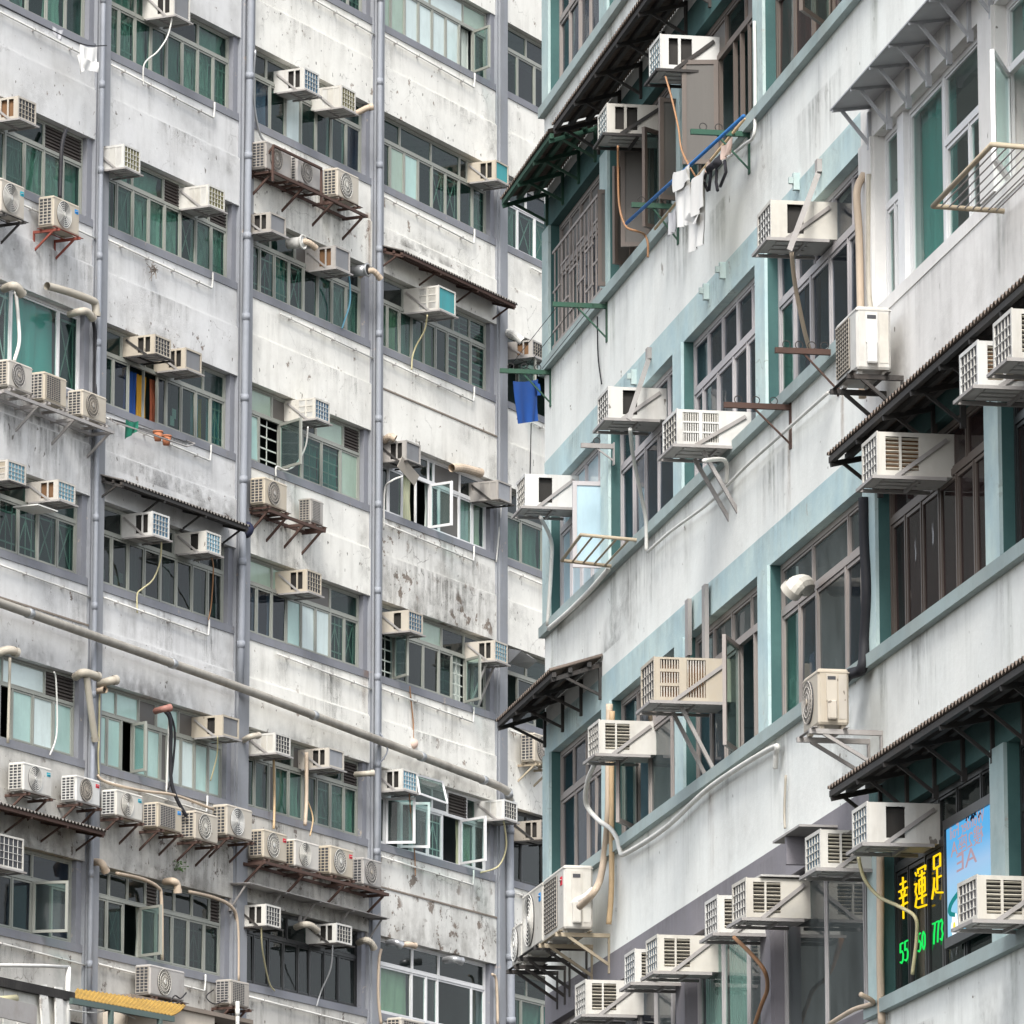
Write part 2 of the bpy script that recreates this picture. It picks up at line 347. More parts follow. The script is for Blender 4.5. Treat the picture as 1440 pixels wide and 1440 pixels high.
def grille_mesh(k):
    def mk():
        m = MB(); r = .03
        def b(p, q): m.bar((p[0], 0, p[1]), (q[0], 0, q[1]), r, .01, (0,1,0))
        if k == 0:
            for x in (-.32, 0, .32): b((x, -.5), (x, .5))
            b((-.32, -.2), (0, .25)); b((0, .25), (.32, -.2)); b((-.5, .3), (.5, .3)); b((-.5, -.3), (.5, -.3))
        elif k == 1:
            for x in (-.36, .36): b((x, -.5), (x, .5))
            b((-.36, -.45), (0, 0)); b((0, 0), (-.36, .45)); b((.36, -.45), (0, 0)); b((0, 0), (.36, .45)); b((-.5, .4), (.5, .4))
        elif k == 2:
            for z in (-.36, -.12, .12, .36): b((-.5, z), (.5, z))
            b((0, -.5), (0, .5))
        elif k == 4:
            for i in range(11): m.box(-.46+i*.088, -.40+i*.088, 0, .006, -.5, .5)
        else:
            for z in (-.4, -.24, -.08, .08, .24, .4): m.bar((-.5, 0, z), (.5, 0, z), .03, .02, (0,1,0))
        return m.mesh('grille', 'grille_white')
    return unit(('gr', k), mk)
def parse(s):
    out = []
    for tk in s.split():
        bar = '|' if '|' in tk else ''; tk = tk.replace('|', '')
        if '@' in tk: tk, ag = tk.split('@'); bar = '@' + ag + bar
        if '*' in tk:
            a, n = tk.split('*'); out += [(a, 1.0)]*(int(n)-1) + [(a+bar, 1.0)]
        else:
            i = len(tk)
            while i and (tk[i-1].isdigit() or tk[i-1] == '.'): i -= 1
            out.append((tk[:i]+bar, float(tk[i:]) if i < len(tk) else 1.0))
    return out
CLO = {'B': 'cloth_blue', 'A': 'cloth_yellow', 'R': 'cloth_orange', 'D': 'cloth_navy', 'W': 'cloth_white'}
WCOUNT = [0]
def window(bld, u0, u1, z0, z1, rec, lower, upper, frame='frame_alu', tr=.33, edges=None, uedges=None, cur=('curtain_white',), bw=.045, label=None, sash=.028, gk=None):
    """frame bars as one part, every pane / curtain / security grille a sub-part of it"""
    WCOUNT[0] += 1; rr = random.Random(WCOUNT[0]*31+5)
    m = MB(); y0, y1 = rec-.024, rec+.02
    zt = z1 - (z1-z0)*tr if upper else z1
    lo = parse(lower); up = parse(upper) if upper else []
    def cuts(tk, ed):
        if ed: return list(ed)
        tot = sum(w for a, w in tk); x = u0; c = [u0]
        for a, w in tk: x += (u1-u0)*w/tot; c.append(x)
        return c
    for x in (u0, u1): m.box(x-(bw if x == u1 else 0), x+(bw if x == u0 else 0), y0, y1, z0, z1)
    m.box(u0+bw, u1-bw, y0, y1, z0, z0+bw); m.box(u0+bw, u1-bw, y0, y1, z1-bw, z1)
    if upper: m.box(u0+bw, u1-bw, y0-.004, y1, zt-bw*.6, zt+bw*.6)
    kids = []
    for tk, ed, a0, a1 in ((lo, edges, z0+bw, zt-(bw*.6 if upper else bw)), (up, uedges, zt+bw*.6, z1-bw)):
        if not tk: continue
        c = cuts(tk, ed)
        for i, (a, w) in enumerate(tk):
            xa, xb = c[i]+(bw if i == 0 and not ed else bw*.25), c[i+1]-(bw if i == len(tk)-1 and not ed else bw*.25)
            if i < len(tk)-1: m.box(c[i+1]-bw*.25*(2.2 if '|' in a else 1), c[i+1]+bw*.25*(2.2 if '|' in a else 1), y0-.002*(i%2), y1-.001, a0, a1)
            kids.append((a.replace('|', ''), xa, xb, a0, a1, tk is lo))
    for (a, xa, xb, a0, a1, isl) in kids:        # sash frames
        if a and a[0] in 'noO': continue
        if a[0] in 'v': continue
        s_ = sash if isl else sash*.55; yy = y0+.008
        g_ = .007; xa += g_; xb -= g_; a0 += g_; a1 -= g_
        m.box(xa, xa+s_, yy, y1-.006, a0, a1); m.box(xb-s_, xb, yy, y1-.006, a0, a1)
        m.box(xa+s_, xb-s_, yy, y1-.006, a0, a0+s_); m.box(xa+s_, xb-s_, yy, y1-.006, a1-s_, a1)
    wo = m.build('window', frame, bld)
    if label: wo['label'] = label
    def content(a, cx, cz, w, h):
        for ch in a[1:]:
            if ch == 'c': obj('curtain', curtain_mesh(cur[rr.randrange(len(cur))], rr.randrange(5)), wo, (cx, rec+.045, cz), (w*1.0, .08, h*1.05))
            if ch == 'C': obj('curtain', curtain_mesh(cur[rr.randrange(len(cur))], 5+rr.randrange(3)), wo, (cx, rec+.045, cz), (w*1.02, .09, h*1.05))
            if ch == 'h': obj('curtain', curtain_mesh(cur[rr.randrange(len(cur))], rr.randrange(5)), wo, (cx+w*rr.choice((-.27, .27)), rec+.07, cz), (w*.5, .05, h*1.05))
            if ch == 'g': obj('grille', grille_mesh(rr.randrange(2) if gk is None else gk), wo, (cx, rec+.035, cz), (w, 1, h))
            if ch == 'x': obj('grille', grille_mesh(2), wo, (cx, rec+.035, cz), (w, 1, h))
            if ch in CLO: obj('curtain', curtain_mesh(CLO[ch], rr.randrange(5)), wo, (cx+w*rr.uniform(-.15, .15), rec+.10, cz-h*.03), (w*.7, .08, h*.98))
            if ch == 'P':
                for q in range(rr.choice((1, 2))): obj('notice', unit('paper', lambda: MB().box(-.5, .5, 0, .02, -.5, .5).mesh('notice', 'paper_white')), wo, (cx+w*rr.uniform(-.2, .2), rec+.012, cz+h*rr.uniform(-.38, -.1)), (w*.28, .1, h*.20))
            if ch == 'V': obj('blind', grille_mesh(4), wo, (cx, rec+.04, cz), (w, 1, h))
            if ch == 'l': obj('blind', grille_mesh(3), wo, (cx, rec+.04, cz), (w, 1, h))
    for (a, xa, xb, a0, a1, isl) in kids:
        cx, cz, w, h = (xa+xb)/2, (a0+a1)/2, xb-xa, a1-a0; fa = None
        if '@' in a: a, fa = a.split('@'); fw = float(fa.split(':')[1]) if ':' in fa else None; fa = float(fa.split(':')[0])
        k = a[0]
        if k == 'v':
            mm = MB()
            for i in range(7): mm.bar((xa, rec-.01, a0+h*(i+.5)/7), (xb, rec-.01, a0+h*(i+.5)/7), .02, h/9, (0,.6,1))
            mm.box(xa, xb, rec+.02, rec+.03, a0, a1)
            mm.build('louvre', 'vent_dark', wo); continue
        if k in 'oO':                                   # casement swung open, hinged on the far (right) or near (left) edge
            content('n'+a[1:].replace('c', ''), cx, cz, w, h)
            if fa and fw: w = fw
            ang = R_(fa or rr.uniform(55, 80)); hx = xb if k == 'o' else xa; sg = -1 if k == 'o' else 1
            # local sash box 0..w along x, rotated about the hinge
            mm = MB(); f = .045
            mm.box(0, f, -.018, .018, 0, h); mm.box(w-f, w, -.018, .018, 0, h); mm.box(f, w-f, -.018, .018, 0, f); mm.box(f, w-f, -.018, .018, h-f, h)
            rz = (math.pi + ang) if k == 'o' else -ang
            so_ = mm.build('open_sash', frame, wo); so_.location = (hx, rec-.03, a0); so_.rotation_euler = (0, 0, rz)
            pm = obj('pane', pane_mesh(GL[a[-1]] if a[-1] in 'bw' else 'glass_clear'), wo)
            d = Vector((math.cos(rz), math.sin(rz), 0))
            pm.location = Vector((hx, rec-.03, a0+h/2)) + d*(w/2); pm.rotation_euler = (0, 0, rz); pm.scale = (w-.08, 1, h-.08)
            continue
        if k == 'n': content(a, cx, cz, w, h); continue
        p = obj('pane', pane_mesh(GL[k]), wo, (cx, rec, cz), (w-.02, 1, h-.02), (R_(rr.gauss(0, .5)), 0, R_(rr.gauss(0, .45))))
        content(a, cx, cz, w, h)
    return wo

# ------------------------------------------------------------------ LEFT BUILDING
lb = root('apartment_building', L, (0, 0, 0), 'grey and white apartment block with lavender columns, green windows, rows of air conditioners', 'building')
def lu(px, py=700, w=0): return L.at(px, py, w)[0]
c0a, c0b = lu(124), lu(143); c1a, c1b = lu(330), lu(349); c2a, c2b = lu(519), lu(534); c3a, c3b = lu(696), lu(710)
BAYS = [(c0a-5.0, c0a), (c0b, c1a), (c1b, c2a), (c2b, c3a), (c3b, c3b+4.6)]
cols = [(c0a-5.45, c0a-5.0), (c0a, c0b), (c1a, c1b), (c2a, c2b), (c3a, c3b), (c3b+4.6, c3b+5.0)]
HEAD, DEEP, REC = 1.36, 1.2, .13
ROWS = range(-1, 6)
def lz(r): return LV0 - 3*r
ztop, zbot = lz(-2) + .6, lz(5) - 1.64
for i, (a, b) in enumerate(cols):
    MB().box(a, b, -.045, DEEP, zbot, ztop).build('column', 'column_lavender', lb)
    MB().box(a+.05, b-.05, -.085, -.045, zbot, ztop).build('pilaster', 'column_lavender', lb)
wallmat = {}
for b in range(5):
    for r in ROWS: wallmat[b, r] = 'wall_grey' if b < 2 else 'wall_white'
for k in ((3, 2), (3, 4)): wallmat[k] = 'wall_worn'
for k in ((0, 4), (0, 5), (1, 4), (1, 5), (2, 4), (2, 5)): wallmat[k] = 'wall_grimy'
for b, (a, c) in enumerate(BAYS):
    for r in ROWS:
        zs, zh = lz(r), lz(r+1)+HEAD          # spandrel from the head of the window below up to this sill
        wm = wallmat[b, r]; zm = zh + .84
        MB().box(a, c, 0, DEEP, zm+.03, zs-.13).build('spandrel', wm, lb)
        MB().box(a, c, -.035, DEEP-.002, zh, zm).build('beam', wm, lb)
        ledge = (b, r) in ((3, 1), (3, 4), (0, 3))
        MB().box(a, c, -.05 if ledge else -.012, DEEP-.004, zm, zm+.03).build('ledge', 'mortar_brown' if ledge else wm, lb)
        MB().box(a, c, -.02, DEEP-.006, zs-.13, zs).build('sill', 'trim_lavender', lb)
    MB().box(a, c, 0, DEEP, lz(-1)+HEAD, ztop).build('spandrel', 'wall_grey' if b < 2 else 'wall_white', lb)
xl, xr = cols[0][0], cols[-1][1]
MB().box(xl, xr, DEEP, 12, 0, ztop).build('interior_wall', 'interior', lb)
MB().box(xl, xr, 0, DEEP, 0, zbot).build('ground_floor_wall', 'wall_grimy', lb)
MB().box(xl-.3, xr+.3, -.2, 12.2, ztop, ztop+.3).build('roof', 'wall_white', lb)
C1 = ('curtain_white', 'curtain_green', 'curtain_white', 'curtain_grey'); CG = ('curtain_green', 'curtain_teal'); CK = ('curtain_khaki', 'curtain_green'); CW = ('curtain_white',)
LW = {   # (bay,row): lower panes, upper panes, frame, curtains
 (0,-1): ('t*8', 't*4', 0, C1), (1,-1): ('tc*8', 't*4', 0, C1), (2,-1): ('tc*4 tg*4', 't*4', 0, C1),
 (0,0): ('tc tc tc tc| tgc t tc t', 't*4', 0, C1),
 (1,0): ('tgc tgc tc tc| tc tgc tgc tgc', 'tc tc k tc', 0, ('curtain_white','curtain_green')),
 (0,1): ('t tc tc tc| tgc tgc tgc tc', 't v t v', 0, C1),
 (1,1): ('tc tgc tgc tc| tgc tg tgc tgc', 'tc tc v .5 k v .6' .replace(' .', '.'), 0, ('curtain_white','curtain_green')),
 (0,2): ('tg tc nd yg yC2.2 tg', '', 1, ('curtain_teal','curtain_green')),
 (1,2): ('t s nB nA.9 sR.6| tP t thA tgc', 't s k t1.6 t', 0, ('curtain_grey','curtain_blue')),
 (0,3): ('t tg tg tg| tg tg tg tg', 't*4', 0, CG),
 (1,3): ('kP kP kc k| kh k kc kP', 'k*5', 0, ('curtain_grey','curtain_green')),
 (0,4): ('p p f f| n.6 f p f', 'f f p v.7', 0, CW),
 (1,4): ('f f| o.8 f f w.5| p p| f f', 'f f w.8 f w f', 0, CW),
 (0,5): ('sR scP sP sh| s s O s', 's m s s', 0, ('curtain_green','curtain_white')),
 (1,5): ('kg kg o kgc| kg kgc kg kgc', 'k k k v.6 k k k v.6', 0, ('curtain_green','curtain_white')),
 (2,0): ('n.5 sc t p| th t th sh', 'k.8 k t t t', 0, CW),
 (2,1): ('tg tg tgc tg| t tgc tgc tgc', 't t w.7 t k', 0, CG),
 (2,2): ('f.8 ox t1.2| tcx tcx m', 'm w.6 k m v.6', 0, ('curtain_blue','curtain_teal')),
 (2,3): ('sh sh sh f p p| tg tg', 'm m w t', 0, CW),
 (2,4): ('tc tc w.4 tc tc| tc tgc tgc tc', 'k t w t v.6', 0, ('curtain_white','curtain_green','curtain_grey')),
 (2,5): ('k*4 k.8| k k k1.3', 'k*4 k', 3, CG),
 (3,-1): ('mc m| p p p p| oh t', 'm p1.2 p1.4 m', 0, CK),
 (3,0): ('t m f t| tg tg t tgc', 't1.2 t1.6 t1.5 k.4 t', 0, ('curtain_green','curtain_teal')),
 (3,1): ('tc tc tc tc| tc t tl tl tl1.3', 'k1.6 k t t tx tl', 0, CK),
 (3,2): ('kh kh nc oc sc.7| w1.5 | yc yc', 'k k t .2 w k'.replace(' .','.'), 1, CK),
 (3,3): ('n.5 ox kc| k1.2 k1.2| kx oxh k.6 kx', 'k k m k k', 0, CK),
 (3,4): ('k.8 O O sh yg| o1.3 yc k.8', 'k t t k.8 vx t', 1, CK),
 (3,5): ('y.5 yC2.2 y| y.8 k2.4 y', 'k1.5 k k1.8', 1, ('curtain_khaki',)),
 (4,-1): ('t k k s n k', 't k k k', 0, CG), (4,0): ('tgc tg tgc tg t t', 't s t t', 1, CG), (4,1): ('o t n t t t', 'k t t t', 0, CG),
 (4,2): ('tc tc tc tc tc', 'k t k k', 0, CG), (4,3): ('n k n t t t', 'k t t t', 0, CG), (4,4): ('k k k k k', 'k*4', 3, CG), (4,5): ('tc tc tc tc tc', 't*4', 0, CG)}
FR = ['frame_alu', 'frame_white', 'frame_grey', 'frame_black']
for (b, r), (lo, up, fr, cu) in LW.items():
    a, c = BAYS[b]; lo = lo.replace(' |', '|')
    window(lb, a+.012, c-.16, lz(r)+.002, lz(r)+HEAD-.004, REC, lo, up, FR[fr], .34 if up else .3, cur=cu)
    MB().box(c-.16, c-.002, .02, DEEP-.01, lz(r)+.002, lz(r)+HEAD-.003).build('jamb', 'trim_lavender', lb)

# ------------------------------------------------------------------ RIGHT BUILDING
rb = root('apartment_building', R, (0, 0, 0), 'near white apartment block with pale teal window surrounds, rising at the right', 'building')
def ru(px, py, w=0): return R.at(px, py, w)[0]
pil = [(ru(766,600), ru(775,600)), (ru(847,300), ru(858,300)), (ru(950,560), ru(962,560)), (ru(1068,680), ru(1082,680)), (ru(1218,760), ru(1235.5,760)), (ru(1391,760), ru(1411,760))]
pil.append((pil[5][0]+3.4, pil[5][1]+3.4)); pil.append((pil[6][0]+3.4, pil[6][1]+3.4))
RB0, RB1 = pil[0][0]-.0, pil[7][1]
def rz_(r): return RV0 - 3*r
SILL, RHEAD, BAND, RREC, RDEEP = .115, 1.66, .34, .12, 1.3
rrows = range(-1, 5)
span_l = RB0
for r in rrows:
    z = rz_(r); white = lambda k: (r in (1,) and k >= 4)
    for k in range(8):
        a, b = pil[k]
        mat = 'trim_blue' if r in (1, 2) else 'trim_teal'
        if r == 3 and k < 4: mat = 'trim_dark_grey'
        if r == 1 and k >= 4: mat = 'wall_right_cream'
        if r == 3 and k >= 4: mat = 'trim_teal'
        MB().box(a, b, -.03, RDEEP, z+SILL, z+RHEAD).build('pier', mat, rb)
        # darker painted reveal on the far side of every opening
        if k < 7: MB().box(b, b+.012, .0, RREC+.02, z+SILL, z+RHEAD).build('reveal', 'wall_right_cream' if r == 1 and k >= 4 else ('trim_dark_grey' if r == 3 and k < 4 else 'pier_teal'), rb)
    for k in range(7):
        a, b = pil[k][0], (pil[k+1][0] if k < 6 else pil[7][1])
        wm = 'wall_right_cream' if (r == 1 and k >= 4) else 'wall_right'
        zb = rz_(r+1)+RHEAD
        bm = 'trim_blue' if r in (0, 1) else 'trim_teal'
        if r == 2 and k < 4: bm = 'trim_dark_grey'
        if r == 0 and k >= 4: bm = 'wall_right_cream'
        if r == 1 and k >= 4: bm = 'pier_teal'
        if r == 2 and k >= 4: bm = 'pier_teal'
        if r == -1 and k < 4: bm = 'pier_teal'
        if r == 1 and k == 0: bm = 'pier_teal'
        if r == 1 and k < 4: bm = 'trim_blue'
        MB().box(a, b, 0, RDEEP, zb+BAND, z).build('spandrel', wm, rb)
        MB().box(a, b, -.004, RDEEP-.002, zb, zb+BAND).build('lintel', bm, rb)
        sm = 'sill_right'
        if r == 1 and k >= 4: sm = 'wall_right_cream'
        if r == 3 and k < 4: sm = 'trim_dark_grey'
        MB().box(a, b, -.075 if sm == 'sill_right' else -.01, RDEEP-.004, z, z+SILL).build('sill', sm, rb)
rzt, rzb = rz_(-1)+RHEAD+1.2, rz_(5)+RHEAD
MB().box(RB0, RB1, 0, RDEEP, rz_(-1)+RHEAD, rzt).build('spandrel', 'wall_right', rb)
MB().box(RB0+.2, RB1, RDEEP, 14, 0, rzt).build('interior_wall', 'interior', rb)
MB().box(RB0, RB1, 0, RDEEP, 0, rzb).build('ground_floor_wall', 'wall_right', rb)
MB().box(RB0, RB0+.2, RDEEP, 14, 0, rzt).build('side_wall', 'wall_right', rb)
MB().box(RB0-.2, RB1+.2, -.2, 14.2, rzt, rzt+.3).build('roof', 'wall_right', rb)
def rwin(r, k0, k1, lower, upper, frame, pe=None, py=None, cur=CW, tr=.34, label=None, gk=None, bw=.05, sash=.03):
    u0, u1 = pil[k0][1]+.013, pil[k1][0]-.002
    ed = None
    if pe:
        ed = [R.at(x, py, -RREC)[0] for x in pe]; ed[0] = u0+bw; ed[-1] = u1-bw
    return window(rb, u0, u1, rz_(r)+SILL+.002, rz_(r)+RHEAD-.003, RREC, lower, upper, frame, tr, ed, cur=cur, label=label, gk=gk, bw=bw, sash=sash)
rwin(-1, 0, 1, 's s| s s s', 's s s s s', 'frame_taupe', cur=('curtain_grey',), tr=.40)
rwin(-1, 1, 3, 's*8', 's*8', 'frame_taupe'); rwin(-1, 3, 4, 's*5', 's*5', 'frame_taupe'); rwin(-1, 4, 5, 's*5', 's*5', 'frame_taupe')
rwin(0, 0, 1, 'w s s s s', 'w w w w w', 'frame_taupe', tr=.36)
rwin(0, 1, 3, 'k Ow@100:.2 n Ow@60:.26 n Ow@104:.3 O@50:.3 k k Ow@80:.3 k n Ow@102:.36 n n k', 'w k w k w w k w', 'frame_brown', pe=(858,870,884,892,906,917,934,950,958,970,986,1000,1015,1036,1046,1057,1068), py=260, tr=.26)
rwin(0, 3, 4, 'rc rc rc O@35 k', 'r*5', 'frame_brown', cur=('curtain_plum', 'curtain_grey')); rwin(0, 4, 5, 'q*5', 'q*5', 'frame_taupe')
rwin(1, 0, 1, 'b b b b n.2 ob.8@88', 'b b b b', 'frame_mauve', label='window of pale blue frosted panes')
rwin(1, 1, 2, 's s sh s', 's s s s', 'frame_mauve', cur=('curtain_grey',), pe=(875, 893, 910, 928, 950), py=650)
rwin(1, 2, 3, 's s s| s s', 's s s| s s', 'frame_mauve', pe=(971, 991, 1012, 1034, 1054, 1070), py=550, cur=('curtain_plum',))
rwin(1, 3, 4, 't| sc| s sh s', 's s s s s', 'frame_mauve', pe=(1092, 1119, 1143, 1169.5, 1196, 1213), py=400, cur=('curtain_grey', 'curtain_plum'))
rwin(2, 0, 1, 's s s s', 's s s s', 'frame_taupe', pe=(791.6, 811, 828.5, 840, 848), py=1120)
rwin(2, 1, 2, 's O.8@30 q1.4 s', 's s s s', 'frame_taupe', cur=('curtain_grey',))
rwin(2, 2, 3, 's s q O@25 n.5 s.6', 'q q q q', 'frame_taupe', cur=('curtain_blue',), tr=.26)
rwin(2, 3, 4, 'tP1.2 sP1.2| qP1.9| s sh', 'q1.2 q1.3 q', 'frame_taupe', tr=.30)
rwin(2, 4, 5, 'r r r r r r', 'r1.2 r1.3 r', 'frame_brown', pe=(1250, 1276, 1299, 1324, 1349, 1374, 1390), py=760, cur=('curtain_plum', 'curtain_grey'), tr=.28)
rwin(2, 5, 6, 'r*5', 'r*3', 'frame_black', tr=.28)
rwin(3, 0, 1, 'tc tc tc', 't t t', 'frame_taupe'); rwin(3, 1, 2, 'q s q s', '', 'frame_grey', cur=CW)
rwin(3, 2, 3, 'yV yV qh', '', 'frame_grey'); rwin(3, 3, 4, 'q2 q1.8 q.8', '', 'frame_grey')
rwin(3, 4, 5, 'k k k k1.3 k1.3', 'k2 k.8 k k', 'frame_black', tr=.28, pe=(1258,1281,1305.5,1329.5,1360,1391), py=1300); rwin(3, 5, 6, 'k*4', 'k*3', 'frame_black')
# white framed windows with teal curtains in the cream bay
za, zb2 = rz_(1)+SILL+.002, rz_(1)+RHEAD-.003
ua, ub = pil[4][1]+.013, pil[5][0]-.002
e1 = [R.at(x, 300, -RREC)[0] for x in (1274, 1283, 1334)]
window(rb, ua, e1[0], za, zb2, RREC, 'yC yC', 'yC', 'frame_white', .42, cur=('curtain_teal',))
MB().box(e1[0]+.001, e1[1]-.001, .05, .3, za, zb2).build('mullion', 'frame_white', rb)
window(rb, e1[1], e1[2]-.03, za, zb2, RREC, 'yC', '', 'frame_white', cur=('curtain_teal',))
window(rb, e1[2]-.028, ub, za, zb2, RREC, 'y yC', 'y', 'frame_white', .40, cur=('curtain_teal',))
window(rb, pil[5][1]+.013, pil[6][0]-.002, za, zb2, RREC, 'O1.1@25 yC2 yC', 'yC yC', 'frame_white', .36, cur=('curtain_teal',))
rwin(1, 6, 7, 'yc*4', 'y*4', 'frame_white', cur=('curtain_teal',))
rwin(0, 5, 6, 'q*5', 'q*5', 'frame_taupe')
for r in (-1, 0, 2, 3): rwin(r, 6, 7, 's*5', 's*5', 'frame_taupe')

# ------------------------------------------------------------------ WINDOW AIR CONDITIONERS
def cells(m, x0, x1, ys, zs, open_):     # plate x0..x1 thick with rectangular holes
    for i in range(len(ys)-1):
        for j in range(len(zs)-1):
            if (i, j) not in open_: m.box(x0, x1, ys[i], ys[i+1], zs[j], zs[j+1])
SIDES = {   # fractions from the front, fractions from the bottom, open cells
 'two': ([0,.16,.36,.42,.66,1], [0,.12,.90,1], {(1,1),(3,1)}),
 'one': ([0,.30,.62,1], [0,.12,.90,1], {(1,1)}),
 'lou': ([0,.12,.34,.38,.66,1], [0,.12,.90,1], {(1,1),(3,1)}),
 'grid': ([0,.08,.34,.40,.66,1], [0,.08,.33,.38,.62,.67,.92,1], {(1,1),(1,3),(1,5),(3,1),(3,3),(3,5)}),
 'tri': ([0,.08,.30,.34,.56,.60,.80,1], [0,.10,.90,1], {(1,1),(3,1),(5,1)}),
 'mixed': ([0,.08,.38,.50,.80,1], [0,.08,.33,.40,.66,.73,.95,1], {(1,1),(1,3),(1,5),(3,1),(3,2),(3,3),(3,4),(3,5)}),
 'shut': ([0,1], [0,1], set())}
def ac_parts(style, front, body, wd, d, h, inner, near):
    k = ('ac', style, front, body, round(wd,2), round(d,2), round(h,2), inner, near)
    if k in UNIT: return UNIT[k]
    out = []; x = wd/2; T = .016
    ys, zs, op = SIDES[style]
    m = MB(); yy = [-d + f*d for f in ys]; zz = [f*h for f in zs]
    cells(m, -x, -x+T, yy, zz, op); cells(m, x-T, x, yy, zz, op)
    m.box(-x+T, x-T, -d+.004, .16, h-T, h); m.box(-x, -x+T, 0, .16, 0, h); m.box(x-T, x, 0, .16, 0, h)
    m.box(-x+T, x-T, .13, .16, T, h-T)
    f = .032                                    # front rim
    m.box(-x-.004, -x+f, -d-.012, -d, -.004, h+.006); m.box(x-f, x+.004, -d-.012, -d, -.004, h+.006)
    m.box(-x+f, x-f, -d-.012, -d, h-f*.8, h+.006); m.box(-x+f, x-f, -d-.012, -d, -.004, f*1.1)
    out.append(('casing', m.mesh('casing', body)))
    m = MB(); m.box(-x+T+.002, x-T-.002, -d+.004, .13, 0, T)
    for j in range(3): m.box(-x*.7+j*x*.5, -x*.7+j*x*.5+x*.3, -d*.85, -d*.2, -.012, 0)
    out.append(('base_pan', m.mesh('base_pan', 'ac_bottom')))
    m = MB().box(-x+f*.9, x-f*.9, -d+.006, -d+.03, f, h-f*.8)
    out.append(('coil', m.mesh('coil', front)))
    if op: out.append(('inner_housing', MB().box(-x+.05, x-.05, -d+.07, .10, .03, h-.04).mesh('inner_housing', inner)))
    if front not in ('coil_steel', 'coil_teal', 'coil_grey'):
        m = MB(); n = 5
        for i in range(1, n): xx = -x+f+(wd-2*f)*i/n; m.box(xx-.0035, xx+.0035, -d-.008, -d+.002, f, h-f*.8)
        for j in range(1, 4): z = f+(h-2*f)*j/4; m.box(-x+f, x-f, -d-.010, -d-.001, z-.0035, z+.0035)
        out.append(('front_grille', m.mesh('front_grille', body)))
    if style in ('lou', 'grid', 'mixed', 'tri'):
        for (i, j) in sorted(op):
            m = MB()
            a, b, z0, z1 = yy[i], yy[i+1], zz[j], zz[j+1]
            if style in ('lou',):
                n = 8
                for q in range(n):
                    z = z0+(z1-z0)*(q+.5)/n
                    for s in (-1,) if near < 0 else (1,): m.bar((s*(x-T*.8), a, z), (s*(x-T*.8), b, z), .004 if q % 4 else .008, (z1-z0)/n*.55, (s, 0, .8))
            else:
                n = 7
                for q in range(n):
                    y = a+(b-a)*(q+.5)/n
                    for s in (-1,) if near < 0 else (1,): m.box(s*(x-T*.7)-.004, s*(x-T*.7)+.004, y-.006, y+.006, z0, z1)
            out.append(('side_louvre', m.mesh('side_louvre', 'slat_cream' if style == 'lou' else body)))
    UNIT[k] = out; return out
def ac(F, xe, yt, yb, label, style='two', front='coil_blue', body='ac_white', d=.47, wd=.54, strut='bracket_grey', tray=True, inner='hollow', roof=False, group='window air conditioners on the facades', low=None):
    u, z = F.at(xe, yb, d); _, zt = F.at(xe, yt, d); h = max(.30, min(.52, zt-z))
    uc = u - wd/2 if F.flip else u + wd/2
    t = root('air_conditioner', F, (uc, 0, z), label, 'air conditioner', group)
    t.rotation_euler.z += R_(random.uniform(-1.3, 1.3))
    for n, me in ac_parts(style, front, body, wd, d, h, inner, 1 if F.flip else -1): obj(n, me, t)
    x = wd/2+.016
    if tray:
        m = MB(); s_ = .028
        for sg in (-1, 1): m.box(sg*x-s_/2, sg*x+s_/2, -d-.06, .05, -s_-.006, -.006)
        m.box(-x, x, -d-.06, -d-.06+s_, -s_-.007, -.007); m.box(-x, x, -d*.35, -d*.35+s_, -s_-.005, -.008)
        m.build('tray', strut, t)
    if strut:
        for sg in (-1, 1): MB().bar((sg*x, .06, h*.86), (sg*x, -d*.72, -.01), .008, .034, (0, .4, 1)).build('strut', strut, t)
    if low:       # struts that run down to the sill
        for sg in (-1, 1): MB().bar((sg*x*.55, -d*.55, -.03), (sg*x*.55, .06, -low), .035).build('strut', strut, t)
    if roof: MB().box(-x-.02, x+.02, -d*.75, .06, h+.012, h+.03).build('rain_cover', 'ac_bottom', t)
    return t
GLF = 'left facade'
ordn = ['top', 'second', 'third', 'fourth', 'fifth', 'sixth', 'bottom']
